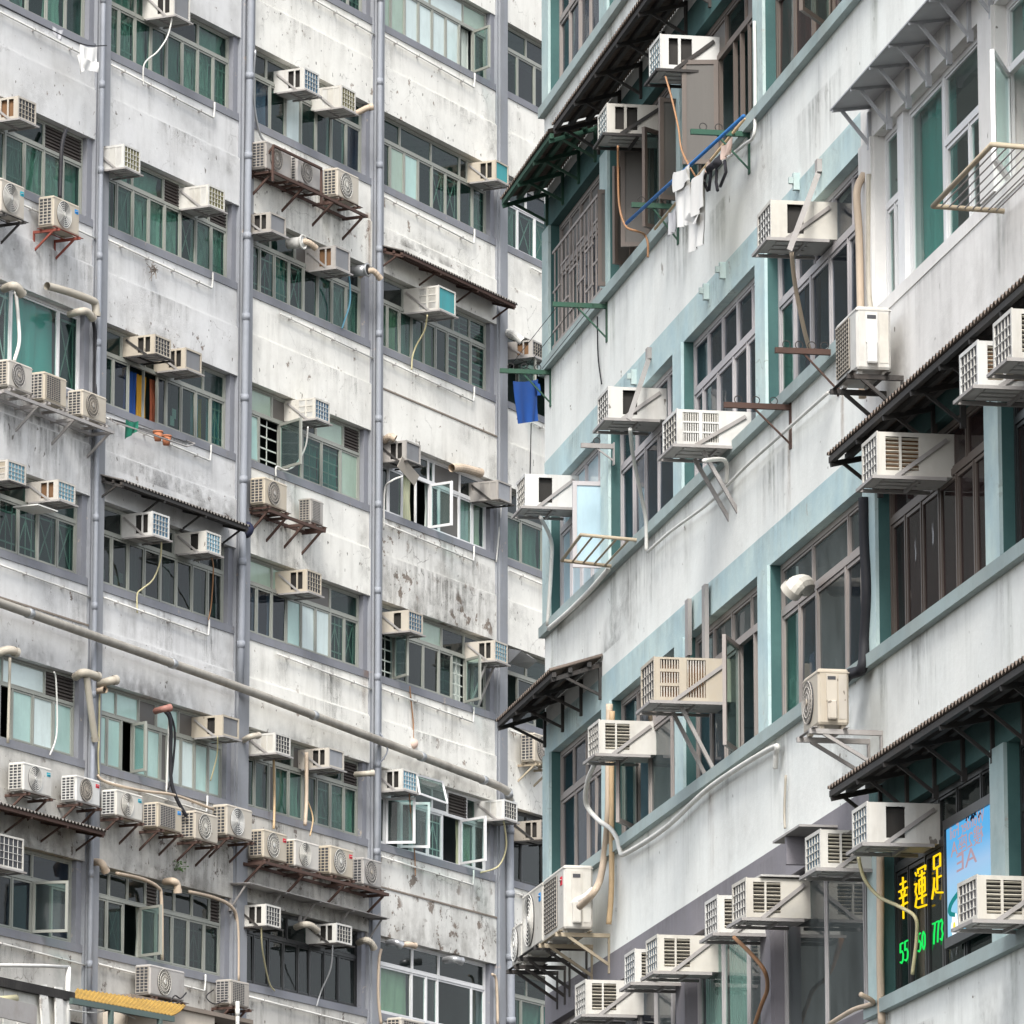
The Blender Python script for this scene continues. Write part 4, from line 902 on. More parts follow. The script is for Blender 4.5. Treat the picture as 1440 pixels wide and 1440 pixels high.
H = [   # condensate hoses and cables: points (x, y, metres out), radius, colour, label
 ('L',[(243,21,.42),(236,50,.35),(222,72,.25),(203,90,.1),(202,121,.06)],.014,'pvc_white','pale hose hanging from the top air conditioner in the second column'),
 ('L',[(227,762,.4),(225,790,.3),(215,815,.2),(200,828,.1),(193,836,.05),(193,862,.05)],.014,'hose_yellow','yellowish hose curving down from the large blue fronted unit under the awning'),
 ('L',[(298,785,.4),(300,800,.3),(297,850,.1),(293,872,.06)],.012,'hose_copper','brown hose hanging straight below the small unit under the awning'),
 ('L',[(601,443,.5),(597,465,.35),(586,485,.15),(580,502,.07),(579,520,.06)],.015,'hose_yellow','yellowish hose below the big teal fronted unit under the awning'),
 ('L',[(433,600,.45),(430,627,.35),(417,652,.2),(402,661,.12),(389,656,.06),(388,670,.05)],.015,'pvc_white','white hose looping from the blue grille unit over the casement'),
 ('L',[(485,376,.4),(491,392,.2),(492,425,.1),(484,452,.06),(481,462,.05)],.016,'hose_blue','bright blue hose between the vent elbows in the third column'),
 ('L',[(367.5,1302,.4),(369,1335,.3),(378,1380,.12),(386,1393,.06)],.014,'hose_yellow','yellow hose falling across the black framed window on its left'),
 ('L',[(468,1327,.4),(465,1362,.3),(452,1393,.12),(445,1416,.06)],.014,'steel_duct','grey hose falling across the black framed window on its right'),
 ('L',[(708,1152,.4),(712,1190,.3),(701,1218,.15),(676,1227,.06)],.016,'hose_yellow','pale hose curling beside the thick downpipe near the drainpipe bend'),
 ('L',[(306,1036,.4),(305,1063,.25),(296,1098,.06)],.012,'hose_yellow','thin hose in front of mint panes below the grey fronted unit'),
 ('L',[(575,1112,.4),(578,1147,.3),(583,1199,.06),(584,1232,.05)],.012,'hose_copper','thin brown hose in front of the opened white casements'),
 ('L',[(566,670,.4),(551,676,.3),(541,690,.1),(540,745,.06)],.018,'pvc_white','white hose arching beside the unit with the hanging sheet'),
 ('L',[(576,965,.02),(578,985,.03),(581,1015,.03),(581,1040,.03)],.014,'hose_copper','dark cable on the wall ending in a round lamp box'),
 ('L',[(93,182,.12),(87,205,.14),(85,250,.16),(84,278,.2)],.035,'rubber_black','thick black insulated pipe in front of the window, by the blue badge condenser'),
 ('L',[(22,410,.1),(25,440,.12),(27,480,.2),(20,507,.28)],.03,'pvc_white','white hoses dropping from the elbow to the left of the shelf condensers'),
 ('L',[(131,452,.12),(134,475,.1),(134,540,.1),(134,556,.2)],.03,'rubber_black','black pipe running down the column from the cream elbows'),
 ('L',[(232,1000,.15),(240,1018,.2),(240,1090,.15),(247,1120,.2),(262,1148,.3)],.032,'rubber_black','bundle of black pipes hanging in front of mint panes'),
 ('L',[(238,1000,.2),(246,1030,.2),(242,1085,.15),(236,1110,.12)],.020,'rubber_black','thinner black pipe beside the black pipe bundle'),
 ('L',[(238,1004,.12),(236,1060,.12),(234,1115,.1)],.018,'pvc_white','straight white conduit beside the black pipe bundle'),
 ('L',[(137,1090,.1),(150,1100,.15),(200,1112,.2),(245,1118,.2),(300,1138,.2)],.024,'pvc_tan','tan insulated line running above the lower condenser row'),
 ('L',[(140,975,.12),(139,1040,.1),(138,1062,.12),(139,1090,.1)],.016,'hose_yellow','yellow cable down the first column beside mint panes'),
 ('L',[(14,925,.12),(13,970,.12),(11,1045,.1)],.024,'pvc_cream','cream conduit at the left edge in front of mint panes'),
 ('L',[(76,945,.14),(79,960,.12),(80,1030,.08),(70,1062,.1)],.014,'pvc_white','thin white cable across the leftmost mint panes'),
 ('L',[(385,1068,.2),(386,1120,.15),(385,1165,.25)],.022,'pvc_orange','orange conduit between two casements above the rusty condenser shelf'),
 ('L',[(431,1058,.12),(431,1120,.12),(429,1160,.2)],.034,'pvc_tan','pale pipe bundle beside the cream unit above the condenser shelf'),
 ('L',[(432,1125,.12),(440,1150,.15),(436,1175,.3)],.014,'pvc_orange','thin orange hose running down to the spoked condensers'),
 ('L',[(164,1228,.1),(200,1236,.1),(222,1248,.1),(227,1265,.1),(228,1350,.1)],.03,'pvc_tan','curved tan conduit along the window head and down, lowest left window'),
 ('L',[(266,1254,.1),(300,1262,.1),(325,1275,.1),(334,1300,.08),(335,1380,.08)],.03,'pvc_tan','second curved tan conduit reaching the next column, lowest left window'),
 ('L',[(536,1335,.1),(533,1352,.1),(532,1400,.1),(536,1440,.1)],.026,'pvc_tan','tan conduit down the third column beside the khaki curtain'),
 ('L',[(692,1370,.1),(698,1380,.1),(700,1440,.1)],.026,'pvc_tan','tan conduits beside the white framed bottom window'),
 ('L',[(359,70,.2),(356,130,.1),(366,190,.08),(385,205,.1)],.022,'steel_duct','grey cable curving down beside the second column top window'),
 ('L',[(527,1255,.1),(533,1200,.12),(534,1100,.12),(530,1030,.12),(545,1055,.3),(528,1080,.12)],.014,'pipe_lavender','thin cable looped round the sloping drainpipe at the third column'),
 ('L',[(706,700,.1),(702,745,.06),(698,790,.05)],.014,'pvc_white','white hose on the column beside the flexible duct unit'),
 ('L',[(747,595,.1),(746,640,.05),(745,700,.05)],.010,'rubber_black','thin black cable below the hanging blue shirt'),
 ('R',[(869,205,.45),(869,240,.42),(871,290,.4),(880,318,.35),(895,325,.25),(906,330,.12),(911,342,.09),(911,362,.09)],.012,'hose_copper','copper coloured hose swinging below the second laundry window unit'),
 ('R',[(936,108,.45),(945,140,.42),(954,180,.4),(960,215,.38),(985,260,.3)],.010,'hose_copper','copper coloured hose below the upper laundry window unit'),
 ('R',[(1113,355,.45),(1118,400,.35),(1130,460,.2),(1138,490,.1)],.020,'pvc_tan','tan hose from the strapped unit slanting across pale framed panes'),
 ('R',[(886,603,.45),(890,640,.35),(900,690,.2),(908,730,.1),(909,775,.08)],.020,'pvc_white','long white hose below the strapped unit on the mid facade'),
 ('R',[(990,648,.5),(1015,646,.2),(1022,655,.1),(1021,680,.08)],.022,'pvc_white','short bent white pipe under the six vent unit'),
 ('R',[(772,884,.09),(800,860,.09),(830,830,.09),(856,800,.09)],.028,'pvc_white','white pipe following the sill below the drying frame'),
 ('R',[(760,727,.3),(775,760,.1),(775,800,.08),(770,880,.08)],.022,'pvc_white','white hose running down the teal corner'),
 ('R',[(911,776,.08),(945,746,.08),(1000,705,.08),(1050,655,.08),(1100,610,.08),(1165,552,.08)],.016,'pvc_white','long thin white conduit rising along the wall below the sills'),
 ('R',[(836,1075,.4),(826,1100,.35),(824,1130,.3),(840,1152,.2),(858,1165,.12),(868,1180,.09),(872,1196,.08),(880,1200,.08),(935,1165,.08),(1000,1106,.08),(1085,1052,.08),(1091,1060,.06),(1090,1080,.05)],.026,'pvc_white','thick white hose from small awning unit that turns up along the sill'),
 ('R',[(857,990,.1),(856,1080,.1),(855,1150,.1),(848,1215,.1),(838,1250,.3),(815,1275,.4)],.038,'pvc_tan','wrapped tan pipe bundle down the pier to the large corner condenser'),
 ('R',[(861,1000,.08),(860,1100,.08),(860,1240,.08),(856,1300,.1)],.03,'pvc_orange','second orange tan pipe beside the wrapped bundle'),
 ('R',[(1215,700,.06),(1216,760,.06),(1219,830,.06),(1216,900,.06),(1212,940,.1),(1192,950,.15),(1175,975,.3)],.05,'rubber_black','thick black hose beside plum panes bending to the beige condenser'),
 ('R',[(1213,560,.08),(1210,420,.08),(1208,330,.08),(1205,270,.1),(1215,245,.03)],.035,'pvc_tan','curved insulated pipe on the cream pier above the tall condenser'),
 ('R',[(1222,245,.04),(1222,400,.04),(1225,440,.08)],.025,'pvc_cream','straight cream conduit on the cream pier above the tall condenser'),
 ('R',[(1207,1205,.4),(1215,1235,.35),(1235,1260,.25),(1265,1275,.15),(1287,1290,.06),(1289,1320,.03),(1283,1370,.03)],.016,'hose_yellow','yellow brown hose looping in front of the neon window'),
 ('R',[(1238,1200,.05),(1238,1300,.05),(1238,1360,.05),(1240,1440,.05)],.035,'pvc_tan','vertical tan pipe on the edge between grey panes and neon window'),
 ('R',[(1032,1318,.4),(1055,1340,.3),(1075,1365,.2),(1079,1390,.1),(1070,1415,.1),(1060,1445,.1)],.02,'hose_copper','brown hose curving in front of the vertically striped curtain'),
 ('R',[(1167,1440,.1),(1200,1420,.1),(1228,1410,.1),(1210,1398,.25)],.022,'pvc_tan','short tan pipe on the grey sill left of the neon window'),
 ('R',[(1061,30,.05),(1062,90,.05),(1062,150,.05),(1060,190,.08),(1045,205,.08),(1000,240,.08)],.016,'pvc_white','thin conduit down the pier beside the laundry window'),
 ('R',[(840,445,.02),(841,500,.02),(846,540,.02)],.008,'rubber_black','thin dark wire on the white wall below the rusty laundry bracket'),
 ('R',[(1105,1090,.03),(1103,1140,.03),(1104,1165,.03)],.012,'pvc_cream','thin yellowed pipe on the white wall above the grey band'),
]
for side, pts, r, mat, lab in H:
    pipe('cable' if ('cable' in lab or 'wire' in lab) else ('hose' if 'hose' in lab else 'conduit'), L if side == 'L' else R, pts, r, mat, lab, 'cable' if ('cable' in lab or 'wire' in lab) else ('hose' if 'hose' in lab else 'conduit'), 'hoses, cables and conduits', 7)
V = [    # flue elbows and ducts: points, radius, colour, label
 ('L',[(6,406,.02),(16,402,.25),(24,404,.32),(31,414,.32)],.07,'pvc_cream','cream vent elbow above the left end of the teal curtain window'),
 ('L',[(66,402,.15),(95,410,.2),(128,422,.25),(134,428,.25),(135,445,.25)],.065,'pvc_cream','long cream pipe with an elbow across the head of the teal curtain window'),
 ('L',[(98,442,.05),(112,438,.3),(122,438,.35),(131,448,.35)],.06,'pvc_cream','short cream elbow beside the long cream pipe end'),
 ('L',[(-8,920,.1),(12,914,.3),(24,918,.35)],.07,'pvc_cream','cream vent stub at the left edge above mint panes'),
 ('L',[(106,952,.1),(118,946,.3),(138,952,.35)],.07,'pvc_cream','top bar of the cream T shaped vent on the first column'),
 ('L',[(122,952,.3),(128,1000,.25),(134,1042,.2)],.055,'pvc_cream','slanting cream leg under the T shaped vent'),
 ('L',[(140,962,.1),(153,958,.35),(164,956,.42)],.07,'pvc_cream','cream vent stub right of the T shaped vent, by broken plaster'),
 ('L',[(136,972,.1),(148,970,.3)],.05,'pvc_tan','small tan vent stub under the T shaped vent'),
 ('L',[(219,1000,.05),(230,997,.28),(240,995,.36)],.055,'pvc_red','red brown vent stub with black pipes hanging from it'),
 ('L',[(132,1212,.05),(143,1214,.28),(149,1226,.3)],.06,'pvc_tan','tan vent elbow over the leftmost pane of the lowest window'),
 ('L',[(232,1240,.05),(243,1239,.28),(249,1244,.32),(250,1256,.32)],.06,'pvc_tan','tan vent elbow in the middle of the lowest window head'),
 ('L',[(416,1304,.05),(428,1300,.28),(438,1302,.34),(446,1309,.34)],.055,'pvc_cream','cream flexible vent elbow left of the black window right unit'),
 ('L',[(504,1326,.05),(514,1322,.28),(522,1326,.34),(526,1334,.34)],.055,'pvc_cream','cream flexible vent elbow at the black window right end'),
 ('L',[(500,1089,.05),(514,1088,.28),(526,1087,.4)],.05,'pvc_cream','cream vent stub at the head of the window above condenser shelf'),
 ('L',[(545,1326,.1),(556,1325,.3),(566,1330,.4)],.06,'steel_duct','first of two vents above the khaki curtain window'),
 ('L',[(562,1330,.1),(573,1328,.3),(584,1330,.35)],.05,'pvc_tan','second of two vents above the khaki curtain window'),
 ('L',[(626,1350,.1),(638,1349,.35),(650,1352,.45)],.065,'steel_duct','metal vent above the wide bottom window right half'),
 ('L',[(500,160,.1),(508,156,.2),(516,152,.3),(524,150,.38)],.055,'pvc_tan','tan vent stub beside the olive grille unit'),
 ('L',[(416,346,.1),(424,340,.25),(434,341,.35),(444,349,.4)],.05,'pvc_tan','ribbed tan vent elbow right of the round vent cap'),
 ('L',[(505,388,.1),(515,382,.25),(525,381,.35),(535,392,.4)],.05,'pvc_tan','ribbed tan vent elbow bending over the third column'),
 ('L',[(635,658,.15),(648,658,.18),(662,661,.2),(676,665,.25)],.075,'pvc_tan','fat ribbed flexible duct along the window head'),
 ('L',[(540,620,.05),(548,614,.2),(556,617,.3)],.06,'pvc_tan','ribbed duct stub behind the unit with the hanging sheet'),
 ('L',[(712,468,.05),(722,470,.25),(734,480,.4)],.07,'pvc_white','wrinkled white duct left of the stained unit above the blue shirt'),
 ('L',[(341,1042,.05),(352,1036,.3),(364,1034,.35)],.05,'pvc_cream','short vent pipe left of the slotted unit under the drainpipe'),
 ('R',[(1132,825,.02),(1130,822,.2),(1120,824,.36),(1110,834,.42)],.085,'ac_white','white flexible duct elbow coming out of the brown framed pane'),
 ('R',[(804,1270,.42),(822,1262,.3),(836,1252,.2)],.04,'pvc_white','white wrapped pipe joining the large corner condenser'),
]
for side, pts, r, mat, lab in V:
    F = L if side == 'L' else R
    P = smoothpts([F.p3(*p) for p in pts], 7); o0 = P[0]
    t = root('vent_pipe', F, o0, lab, 'vent pipe', 'vent pipes and elbows')
    rb_ = any(k in lab for k in ('ribbed', 'flexible', 'wrinkled'))
    rs = [r*(1+.09*(i % 2)) for i in range(len(P))] if rb_ else [r]*len(P)
    MB().tube([p-o0 for p in P], rs, 12, False).build('pipe', mat, t, not rb_)
    d = (P[-1]-P[-2]).normalized(); e = P[-1]-o0
    MB().tube([e-d*.07, e], r*1.18, 12, False).build('collar', mat, t, True)
    MB().tube([e-d*.05, e-d*.04], r*.97, 12).build('dark_bore', 'hollow', t)
t = root('exhaust_vent', L, L.p3(405, 343, .0), 'round white metal vent cap between grey unit and ribbed elbow', 'vent cap')
MB().tube([(0,0,0),(0,-.3,0)], .10, 16).build('pipe', 'pvc_white', t, True); MB().ring((0,-.3,0), .12, .02, 'y', 22, 6).build('rim', 'pvc_white', t, True)
t = root('exhaust_vent', L, L.p3(496, 382, .0), 'round steel vent cap with a dark bore above the blue hose', 'vent cap')
MB().tube([(0,0,0),(0,-.3,0)], .10, 16).build('pipe', 'steel_duct', t, True); MB().ring((0,-.3,0), .11, .02, 'y', 22, 6).build('rim', 'steel_duct', t, True)
MB().disc((0,-.303,0), .095, 18, .004).build('bore', 'hollow', t)
t = root('wall_lamp', L, L.p3(579, 1046, .0), 'round pink wall lamp at the end of the dark cable', 'lamp')
mb = MB().grid(lambda a, b: (.10*math.cos(a*6.2832)*math.sin(b*1.57), -.10*math.cos(b*1.57)-.02, .10*math.sin(a*6.2832)*math.sin(b*1.57)), 16, 6); mb.build('shade', 'cloth_beige', t, True)
MB().box(-.04,.04,-.02,0,-.04,.04).build('base', 'pvc_white', t)

# long shelf frames that carry rows of condensers
def shelf(F, x0, y0, x1, y1, w, mat, label, depth=.42, legs=4):
    a = F.p3(x0, y0, w); b = F.p3(x1, y1, w); b.z = a.z = (a.z+b.z)/2
    t = root('shelf_bracket', F, (a.x, 0, a.z), label, 'shelf bracket', 'long steel shelves under condensers'); n = b.x-a.x
    MB().box(0, n, -w-.02, -w+.02, -.05, 0).build('front_rail', mat, t); MB().box(0, n, -.12, -.08, -.05, 0).build('rear_rail', mat, t)
    for i in range(legs):
        x = .05+(n-.1)*i/(legs-1)
        MB().box(x-.02, x+.02, -w+.0201, -.001, -.055, -.005).build('arm', mat, t)
        MB().bar((x, -w*.85, -.05), (x, -.005, -.42), .035).build('strut', mat, t)
    return t
shelf(L, 4, 549, 160, 605, .5, 'bracket_grey', 'long grey steel shelf below three old condensers at the left')
shelf(L, 384, 245, 516, 298, .5, 'bracket_rust', 'rusty open steel rack holding three condensers below the third column top window')
shelf(L, 378, 717, 457, 744, .46, 'bracket_rust', 'rusty twisted frame under the cream condenser and blank box')
shelf(L, 372, 1213, 546, 1254, .5, 'bracket_rust', 'rusty shelf below four condensers above the flat canopy')
t = root('rack_frame', L, L.p3(384, 206, .5), 'rusty upper frame of the rack around two dark fan condensers', 'rack frame')
n_ = L.at(452, 238, .5)[0]-L.at(384, 206, .5)[0]
MB().box(0, n_, -.02, .02, 0, .04).build('rail', 'bracket_rust', t)
for x in (0, n_): MB().box(x-.018, x+.018, -.018, .018, -.62, 0).build('post', 'bracket_rust', t)
MB().bar((0, 0, 0), (.0, .45, -.55), .03).build('brace', 'bracket_rust', t)

# ------------------------------------------------------------------ LAUNDRY
def cloth(F, quad, w, mat, label, cat, amp=.025, group=None, name='garment', nw=2.5, hem=.0, extra=None):
    tl, tr, br, bl = [F.p3(x, y, w) for x, y in quad]; o0 = tl.copy(); rr = random.Random(len(label))
    p1, p2 = rr.uniform(0, 6), rr.uniform(0, 6)
    def fn(off):
        def f(a, b):
            p = tl.lerp(tr, a).lerp(bl.lerp(br, a), b)-o0
            k = amp*.55*(.25+b)
            return (p.x + .3*k*math.sin(b*5+p2), p.y + k*math.sin(a*nw*5+p1+b*1.8+.6*math.sin(a*4+b*3)) + off, p.z - hem*math.sin(a*9+p1)*b - .03*math.sin(a*math.pi)*(1-b))
        return f
    m = MB(); m.grid(fn(0), 22, 16).grid(fn(.006), 22, 16)
    if not extra: 
        o = m.build(name, mat, None, True); o.location = F.M @ o0; o.rotation_euler = (0, 0, F.rz); return tag(o, label, cat, group)
    t = root(name, F, o0, label, cat, group); m.build('body', mat, t, True)
    for q in extra:
        a_, b_, c_, d_ = [F.p3(x, y, w+.03) - o0 for x, y in q]
        e = lambda off: (lambda a, b: tuple(a_.lerp(b_, a).lerp(d_.lerp(c_, a), b) + Vector((0, -.02*math.sin(a*7+b*2) + off, 0))))
        MB().grid(e(0), 10, 8).grid(e(.005), 10, 8).build('sleeve', mat, t, True)
    return t
def rod(F, a, b, r, mat, label, cat='pole', group=None):
    P = [F.p3(*a), F.p3(*b)]; return pipe('laundry_pole', F, P, r, mat, label, cat, group, 10, True, False, px=False)
def lbracket(F, x0, x1, y, mat, label, hooks=3, drop=.34, group='laundry brackets'):
    P1 = F.p3(x1, y, .02); ln = .02
    for _ in range(12):      # arm length that reaches the outer end in the photograph
        q = F.p3(x0, y, ln); ln += (q.x - P1.x) * -.0 + 0
        break
    # the arm leaves the wall at right angles: solve its length along the normal
    lo, hi = .1, 1.2
    for _ in range(30):
        mid = (lo+hi)/2; u = F.at(x0, y, mid)[0]
        if u < P1.x: lo = mid
        else: hi = mid
    ln = max(.3, min(.8, mid))
    t = root('laundry_bracket', F, (P1.x, 0, P1.z), label, 'laundry bracket', group)
    MB().box(-.02, .02, -ln, -.012, -.025, .025).build('arm', mat, t)
    MB().box(-.035, .035, -.012, .0, -drop-.05, .04).build('wall_plate', mat, t)
    MB().bar((0, -ln*.55, -.02), (0, -.01, -drop), .016).build('strut', mat, t)
    for i in range(hooks): MB().ring((0, -ln*(.12+.8*(i+.5)/hooks), .055), .035, .005, 'x', 16, 5).build('hook', 'bracket_dark', t)
    return t
lbracket(R, 888, 951, 291, 'bracket_green', 'green laundry bracket holding the lower end of the blue pole')
lbracket(R, 971, 1051, 189, 'bracket_green', 'green laundry bracket holding the upper end of the blue pole')
lbracket(R, 777, 851, 431, 'bracket_green', 'green laundry bracket with rusty wall plate below the barred corner window', 0)
lbracket(R, 703, 772, 524, 'bracket_green', 'green laundry bracket at the teal corner in front of the blue shirt')
lbracket(R, 1018, 1109, 573, 'bracket_rust', 'rusty laundry bracket with rings beside the six vent unit')
lbracket(R, 1090, 1176, 496, 'bracket_rust', 'rusty laundry bracket with hooks left of the tall cream condenser', 4)
lbracket(R, 817, 861, 628, 'bracket_grey', 'stubby grey laundry bracket above the pale blue window', 1, .15)
lbracket(L, 690, 708, 262, 'bracket_rust', 'little rusty bracket by the far lavender column', 0, .2)
rod(R, (881,314,.42), (1046,163,.34), .018, 'pole_blue', 'long blue laundry pole resting on green brackets')
rod(R, (921,322,.2), (1047,167,.16), .014, 'bamboo', 'bamboo laundry pole just below the blue one')
cloth(R, [(947,242),(969,231),(970,316),(950,321)], .40, 'cloth_white', 'left white shirt hanging from the blue pole', 'shirt', extra=[[(946,246),(966,234),(971,252),(949,271)]])
cloth(R, [(970,258),(990,236),(989,342),(968,358)], .38, 'cloth_white', 'longer right white shirt hanging from the blue pole', 'shirt', extra=[[(967,300),(985,300),(980,316),(966,310)], [(972,256),(992,236),(990,290),(974,306)]])
cloth(R, [(938,297),(950,293),(948,325),(940,332)], .2, 'cloth_grey', 'small pale garment on the bamboo pole behind the shirts', 'garment')
cloth(R, [(1013,205),(1029,192),(1026,215),(1013,228)], .36, 'cloth_beige', 'beige bra hanging at the upper end of the blue pole', 'bra')
cloth(R, [(990,240),(996,222),(1001,232),(993,246)], .36, 'cloth_beige', 'small beige garment between white shirt and black bra', 'garment')
t = root('bra', R, R.p3(1000, 226, .37), 'black bra with dangling straps on the blue pole', 'bra'); o0 = R.p3(1000, 226, .37)
for q in ([(993,240),(1006,222),(1006,236),(996,246)], [(1003,228),(1012,216),(1016,230),(1006,240)]):
    a_, b_, c_, d_ = [R.p3(x, y, .37)-o0 for x, y in q]
    MB().grid(lambda a, b: tuple(a_.lerp(b_, a).lerp(d_.lerp(c_, a), b)+Vector((0, -.05*math.sin(a*math.pi)*math.sin(b*math.pi), 0))), 8, 8).build('cup', 'cloth_black', t, True)
for q in ([(993,244),(990,255),(995,268)], [(1000,240),(998,258),(997,268)], [(1008,238),(1007,256),(1009,268)], [(1019,226),(1021,242),(1013,262)]):
    MB().tube([R.p3(x, y, .37)-o0 for x, y in q], .016, 6).build('strap', 'cloth_black', t, True)
cloth(L, [(722,536),(757,533),(756,592),(728,596)], .62, 'cloth_blue', 'bright blue shirt hanging between the two buildings', 'shirt', amp=.04, extra=[[(752,536),(758,540),(760,556),(754,556)]])
cloth(L, [(113,62),(137,66),(136,96),(111,93)], .45, 'cloth_white', 'white shirt drying on a thin line at upper left', 'shirt', extra=[[(109,78),(116,68),(118,98),(113,105)], [(116,82),(138,88),(137,102),(116,96)]])
cloth(L, [(74,36),(89,42),(87,57),(76,50)], .3, 'cloth_grey', 'small striped grey garment on the upper left line', 'garment')
pipe('clothes_line', L, [(0,6,.06),(60,36,.3),(116,62,.42),(150,64,.3)], .010, 'rubber_black', 'thin dark drying line at the upper left with a white shirt', 'clothes line', None, 6)
# drying rack below the orange curtain window
t = root('drying_rack', L, L.p3(155, 588, .05), 'flat steel drying rack with a green rag below the orange curtain window', 'drying rack'); o0 = L.p3(155, 588, .05)
fr_ = [L.p3(*p)-o0 for p in ((155,588,.05),(158,592,.55),(263,628,.55),(274,624,.5),(262,620,.05))]
MB().tube(fr_, .014, 6).build('frame', 'bracket_grey', t, True)
for i in range(5):
    a = fr_[0].lerp(fr_[1], (i+.5)/5); b = fr_[4].lerp(fr_[2], (i+.5)/5); MB().tube([a, b], .005, 5).build('line', 'bracket_dark', t)
cloth(L, [(177,590),(195,592),(193,606),(175,618)], .5, 'cloth_green', 'torn green rag on the flat drying rack', 'rag')
for x, y, lab in ((222,616,'left orange flower pot on the drying rack'), (234,622,'right orange flower pot on the drying rack')):
    t = root('flower_pot', L, L.p3(x, y+4, .35), lab, 'flower pot', 'flower pots on the drying rack')
    MB().tube([(0,0,0),(0,0,.14)], [.055,.08], 12).build('pot', 'terracotta', t, True); MB().tube([(0,0,.14),(0,0,.165)], .088, 12).build('rim', 'terracotta', t, True)
# wall mounted drying frames on the right building
def dryframe(F, pts, r, mat, label, n, closed=None):
    P = [F.p3(*p) for p in pts]; o0 = P[0]; t = root('drying_rack', F, o0, label, 'drying frame', 'folding drying frames')
    MB().tube([p-o0 for p in P], r, 8).build('frame', mat, t, True)
    for i in range(n):
        f = (i+1)/(n+1); a = P[0].lerp(P[1], f)-o0; b = P[3].lerp(P[2], f)-o0
        MB().tube([a, b], r*.28 if n > 5 else r*.6, 6).build('rail', mat if n < 6 else 'bracket_grey', t)
    return t
dryframe(R, [(866,797,.03),(790,788,.56),(817,752,.56),(902,760,.03)], .020, 'bracket_ochre', 'old cream tube drying frame below the pale blue window', 4)
dryframe(R, [(1412,297,.03),(1312,290,.62),(1395,203,.62),(1500,212,.03)], .022, 'bracket_ochre', 'tubular drying frame with thin lines outside the white framed window', 8)

# ------------------------------------------------------------------ NEON AND POSTER
PANEX = [(1259,1279),(1283,1304),(1308,1327)]
def stroke_sign(F, name, label, x0, x1, yt0, yb0, yt1, yb1, strokes, mat, r, w=-.086):
    """strokes in a unit square (x right, y up), laid on the glass between four measured corners"""
    ua, za = F.at(x0, yb0, w); ua2, zb = F.at(x0, yt0, w); ub, zc = F.at(x1, yb1, w); _, zd = F.at(x1, yt1, w)
    o0 = Vector((ua, -w, (za+zc)/2)); wd = ub-ua; ht = ((zb-za)+(zd-zc))/2
    t = root(name, F, o0, label, 'neon sign', 'neon lettering in the dark window')
    for s_ in strokes:
        P = [Vector((x*wd, 0, y*ht)) for x, y in s_]
        MB().tube(P, r, 6).build('tube', mat, t, True)
    return t
XING = [[(.2,.86),(.8,.86)],[(.5,1),(.5,.72)],[(.05,.70),(.95,.70)],[(.3,.66),(.38,.56)],[(.7,.66),(.6,.56)],[(.12,.53),(.88,.53)],[(.05,.34),(.95,.34)],[(.5,.53),(.5,0)],[(.5,.53),(.5,.2)]]
YUN = [[(.12,.92),(.2,.84)],[(.05,.66),(.22,.66),(.1,.48),(.22,.36),(.08,.14)],[(.08,.14),(.3,.08),(1,.04)],[(.34,.98),(.34,.86)],[(.34,.96),(.96,.96),(.92,.86)],[(.42,.80),(.88,.80)],[(.42,.70),(.42,.38),(.88,.38),(.88,.70),(.42,.70)],[(.42,.54),(.88,.54)],[(.32,.28),(.98,.28)],[(.65,.90),(.65,.12)]]
ZU = [[(.25,.98),(.25,.70),(.80,.70),(.80,.98),(.25,.98)],[(.52,.70),(.52,.18)],[(.52,.46),(.86,.46)],[(.28,.50),(.22,.30),(.05,.04)],[(.22,.30),(.42,.14),(1,.06)]]
DG = {'5': [[(.85,1),(.2,1),(.15,.56),(.6,.60),(.88,.42),(.8,.12),(.45,0),(.1,.08)]], '0': [[(.5,1),(.15,.8),(.12,.25),(.5,0),(.86,.25),(.86,.8),(.5,1)]], '7': [[(.1,1),(.9,1),(.55,.5),(.4,0)]], '3': [[(.12,.92),(.5,1),(.85,.82),(.5,.54),(.88,.3),(.5,0),(.1,.1)]]}
def num(sx): 
    n = len(sx); return [[((i+.08+x*.84)/n, y) for x, y in q] for i, ch in enumerate(sx) for q in DG[ch]]
stroke_sign(R, 'neon_character', 'leftmost yellow neon character in the dark window', 1264, 1277, 1235, 1294, 1231, 1290, XING, 'neon_yellow', .0085)
stroke_sign(R, 'neon_character', 'middle yellow neon character in the dark window, the densest', 1286, 1303, 1222, 1282, 1215, 1277, YUN, 'neon_yellow', .0085)
stroke_sign(R, 'neon_character', 'rightmost yellow neon character in the dark window', 1310, 1326, 1203, 1268, 1199, 1258, ZU, 'neon_yellow', .0085)
stroke_sign(R, 'neon_number', 'leftmost green neon number, reading 55, below the yellow characters', 1265, 1278, 1328, 1355, 1322, 1350, num('55'), 'neon_green', .0075)
stroke_sign(R, 'neon_number', 'middle green neon number, reading 50, partly crossed by the hose', 1290, 1302, 1314, 1340, 1309, 1333, num('50'), 'neon_green', .0075)
stroke_sign(R, 'neon_number', 'rightmost green neon number, reading 773, beside the blue poster', 1311, 1327, 1299, 1328, 1292, 1322, num('773'), 'neon_green', .0075)
w_ = -.05
pa, pz = R.at(1335, 1320, w_); pb, _ = R.at(1402, 1300, w_); pt = R.at(1335, 1166, w_)[1]
t = root('lit_poster', R, (pa, -w_, pz), 'sky blue backlit poster with mirrored lettering behind the window beside the neon', 'poster')
pw, ph = pb-pa, pt-pz
m, nt_, out_ = nt('poster_print'); tc_ = N(nt_, 'ShaderNodeTexCoord'); sx_ = N(nt_, 'ShaderNodeSeparateXYZ'); nt_.links.new(tc_.outputs['Generated'], sx_.inputs[0])
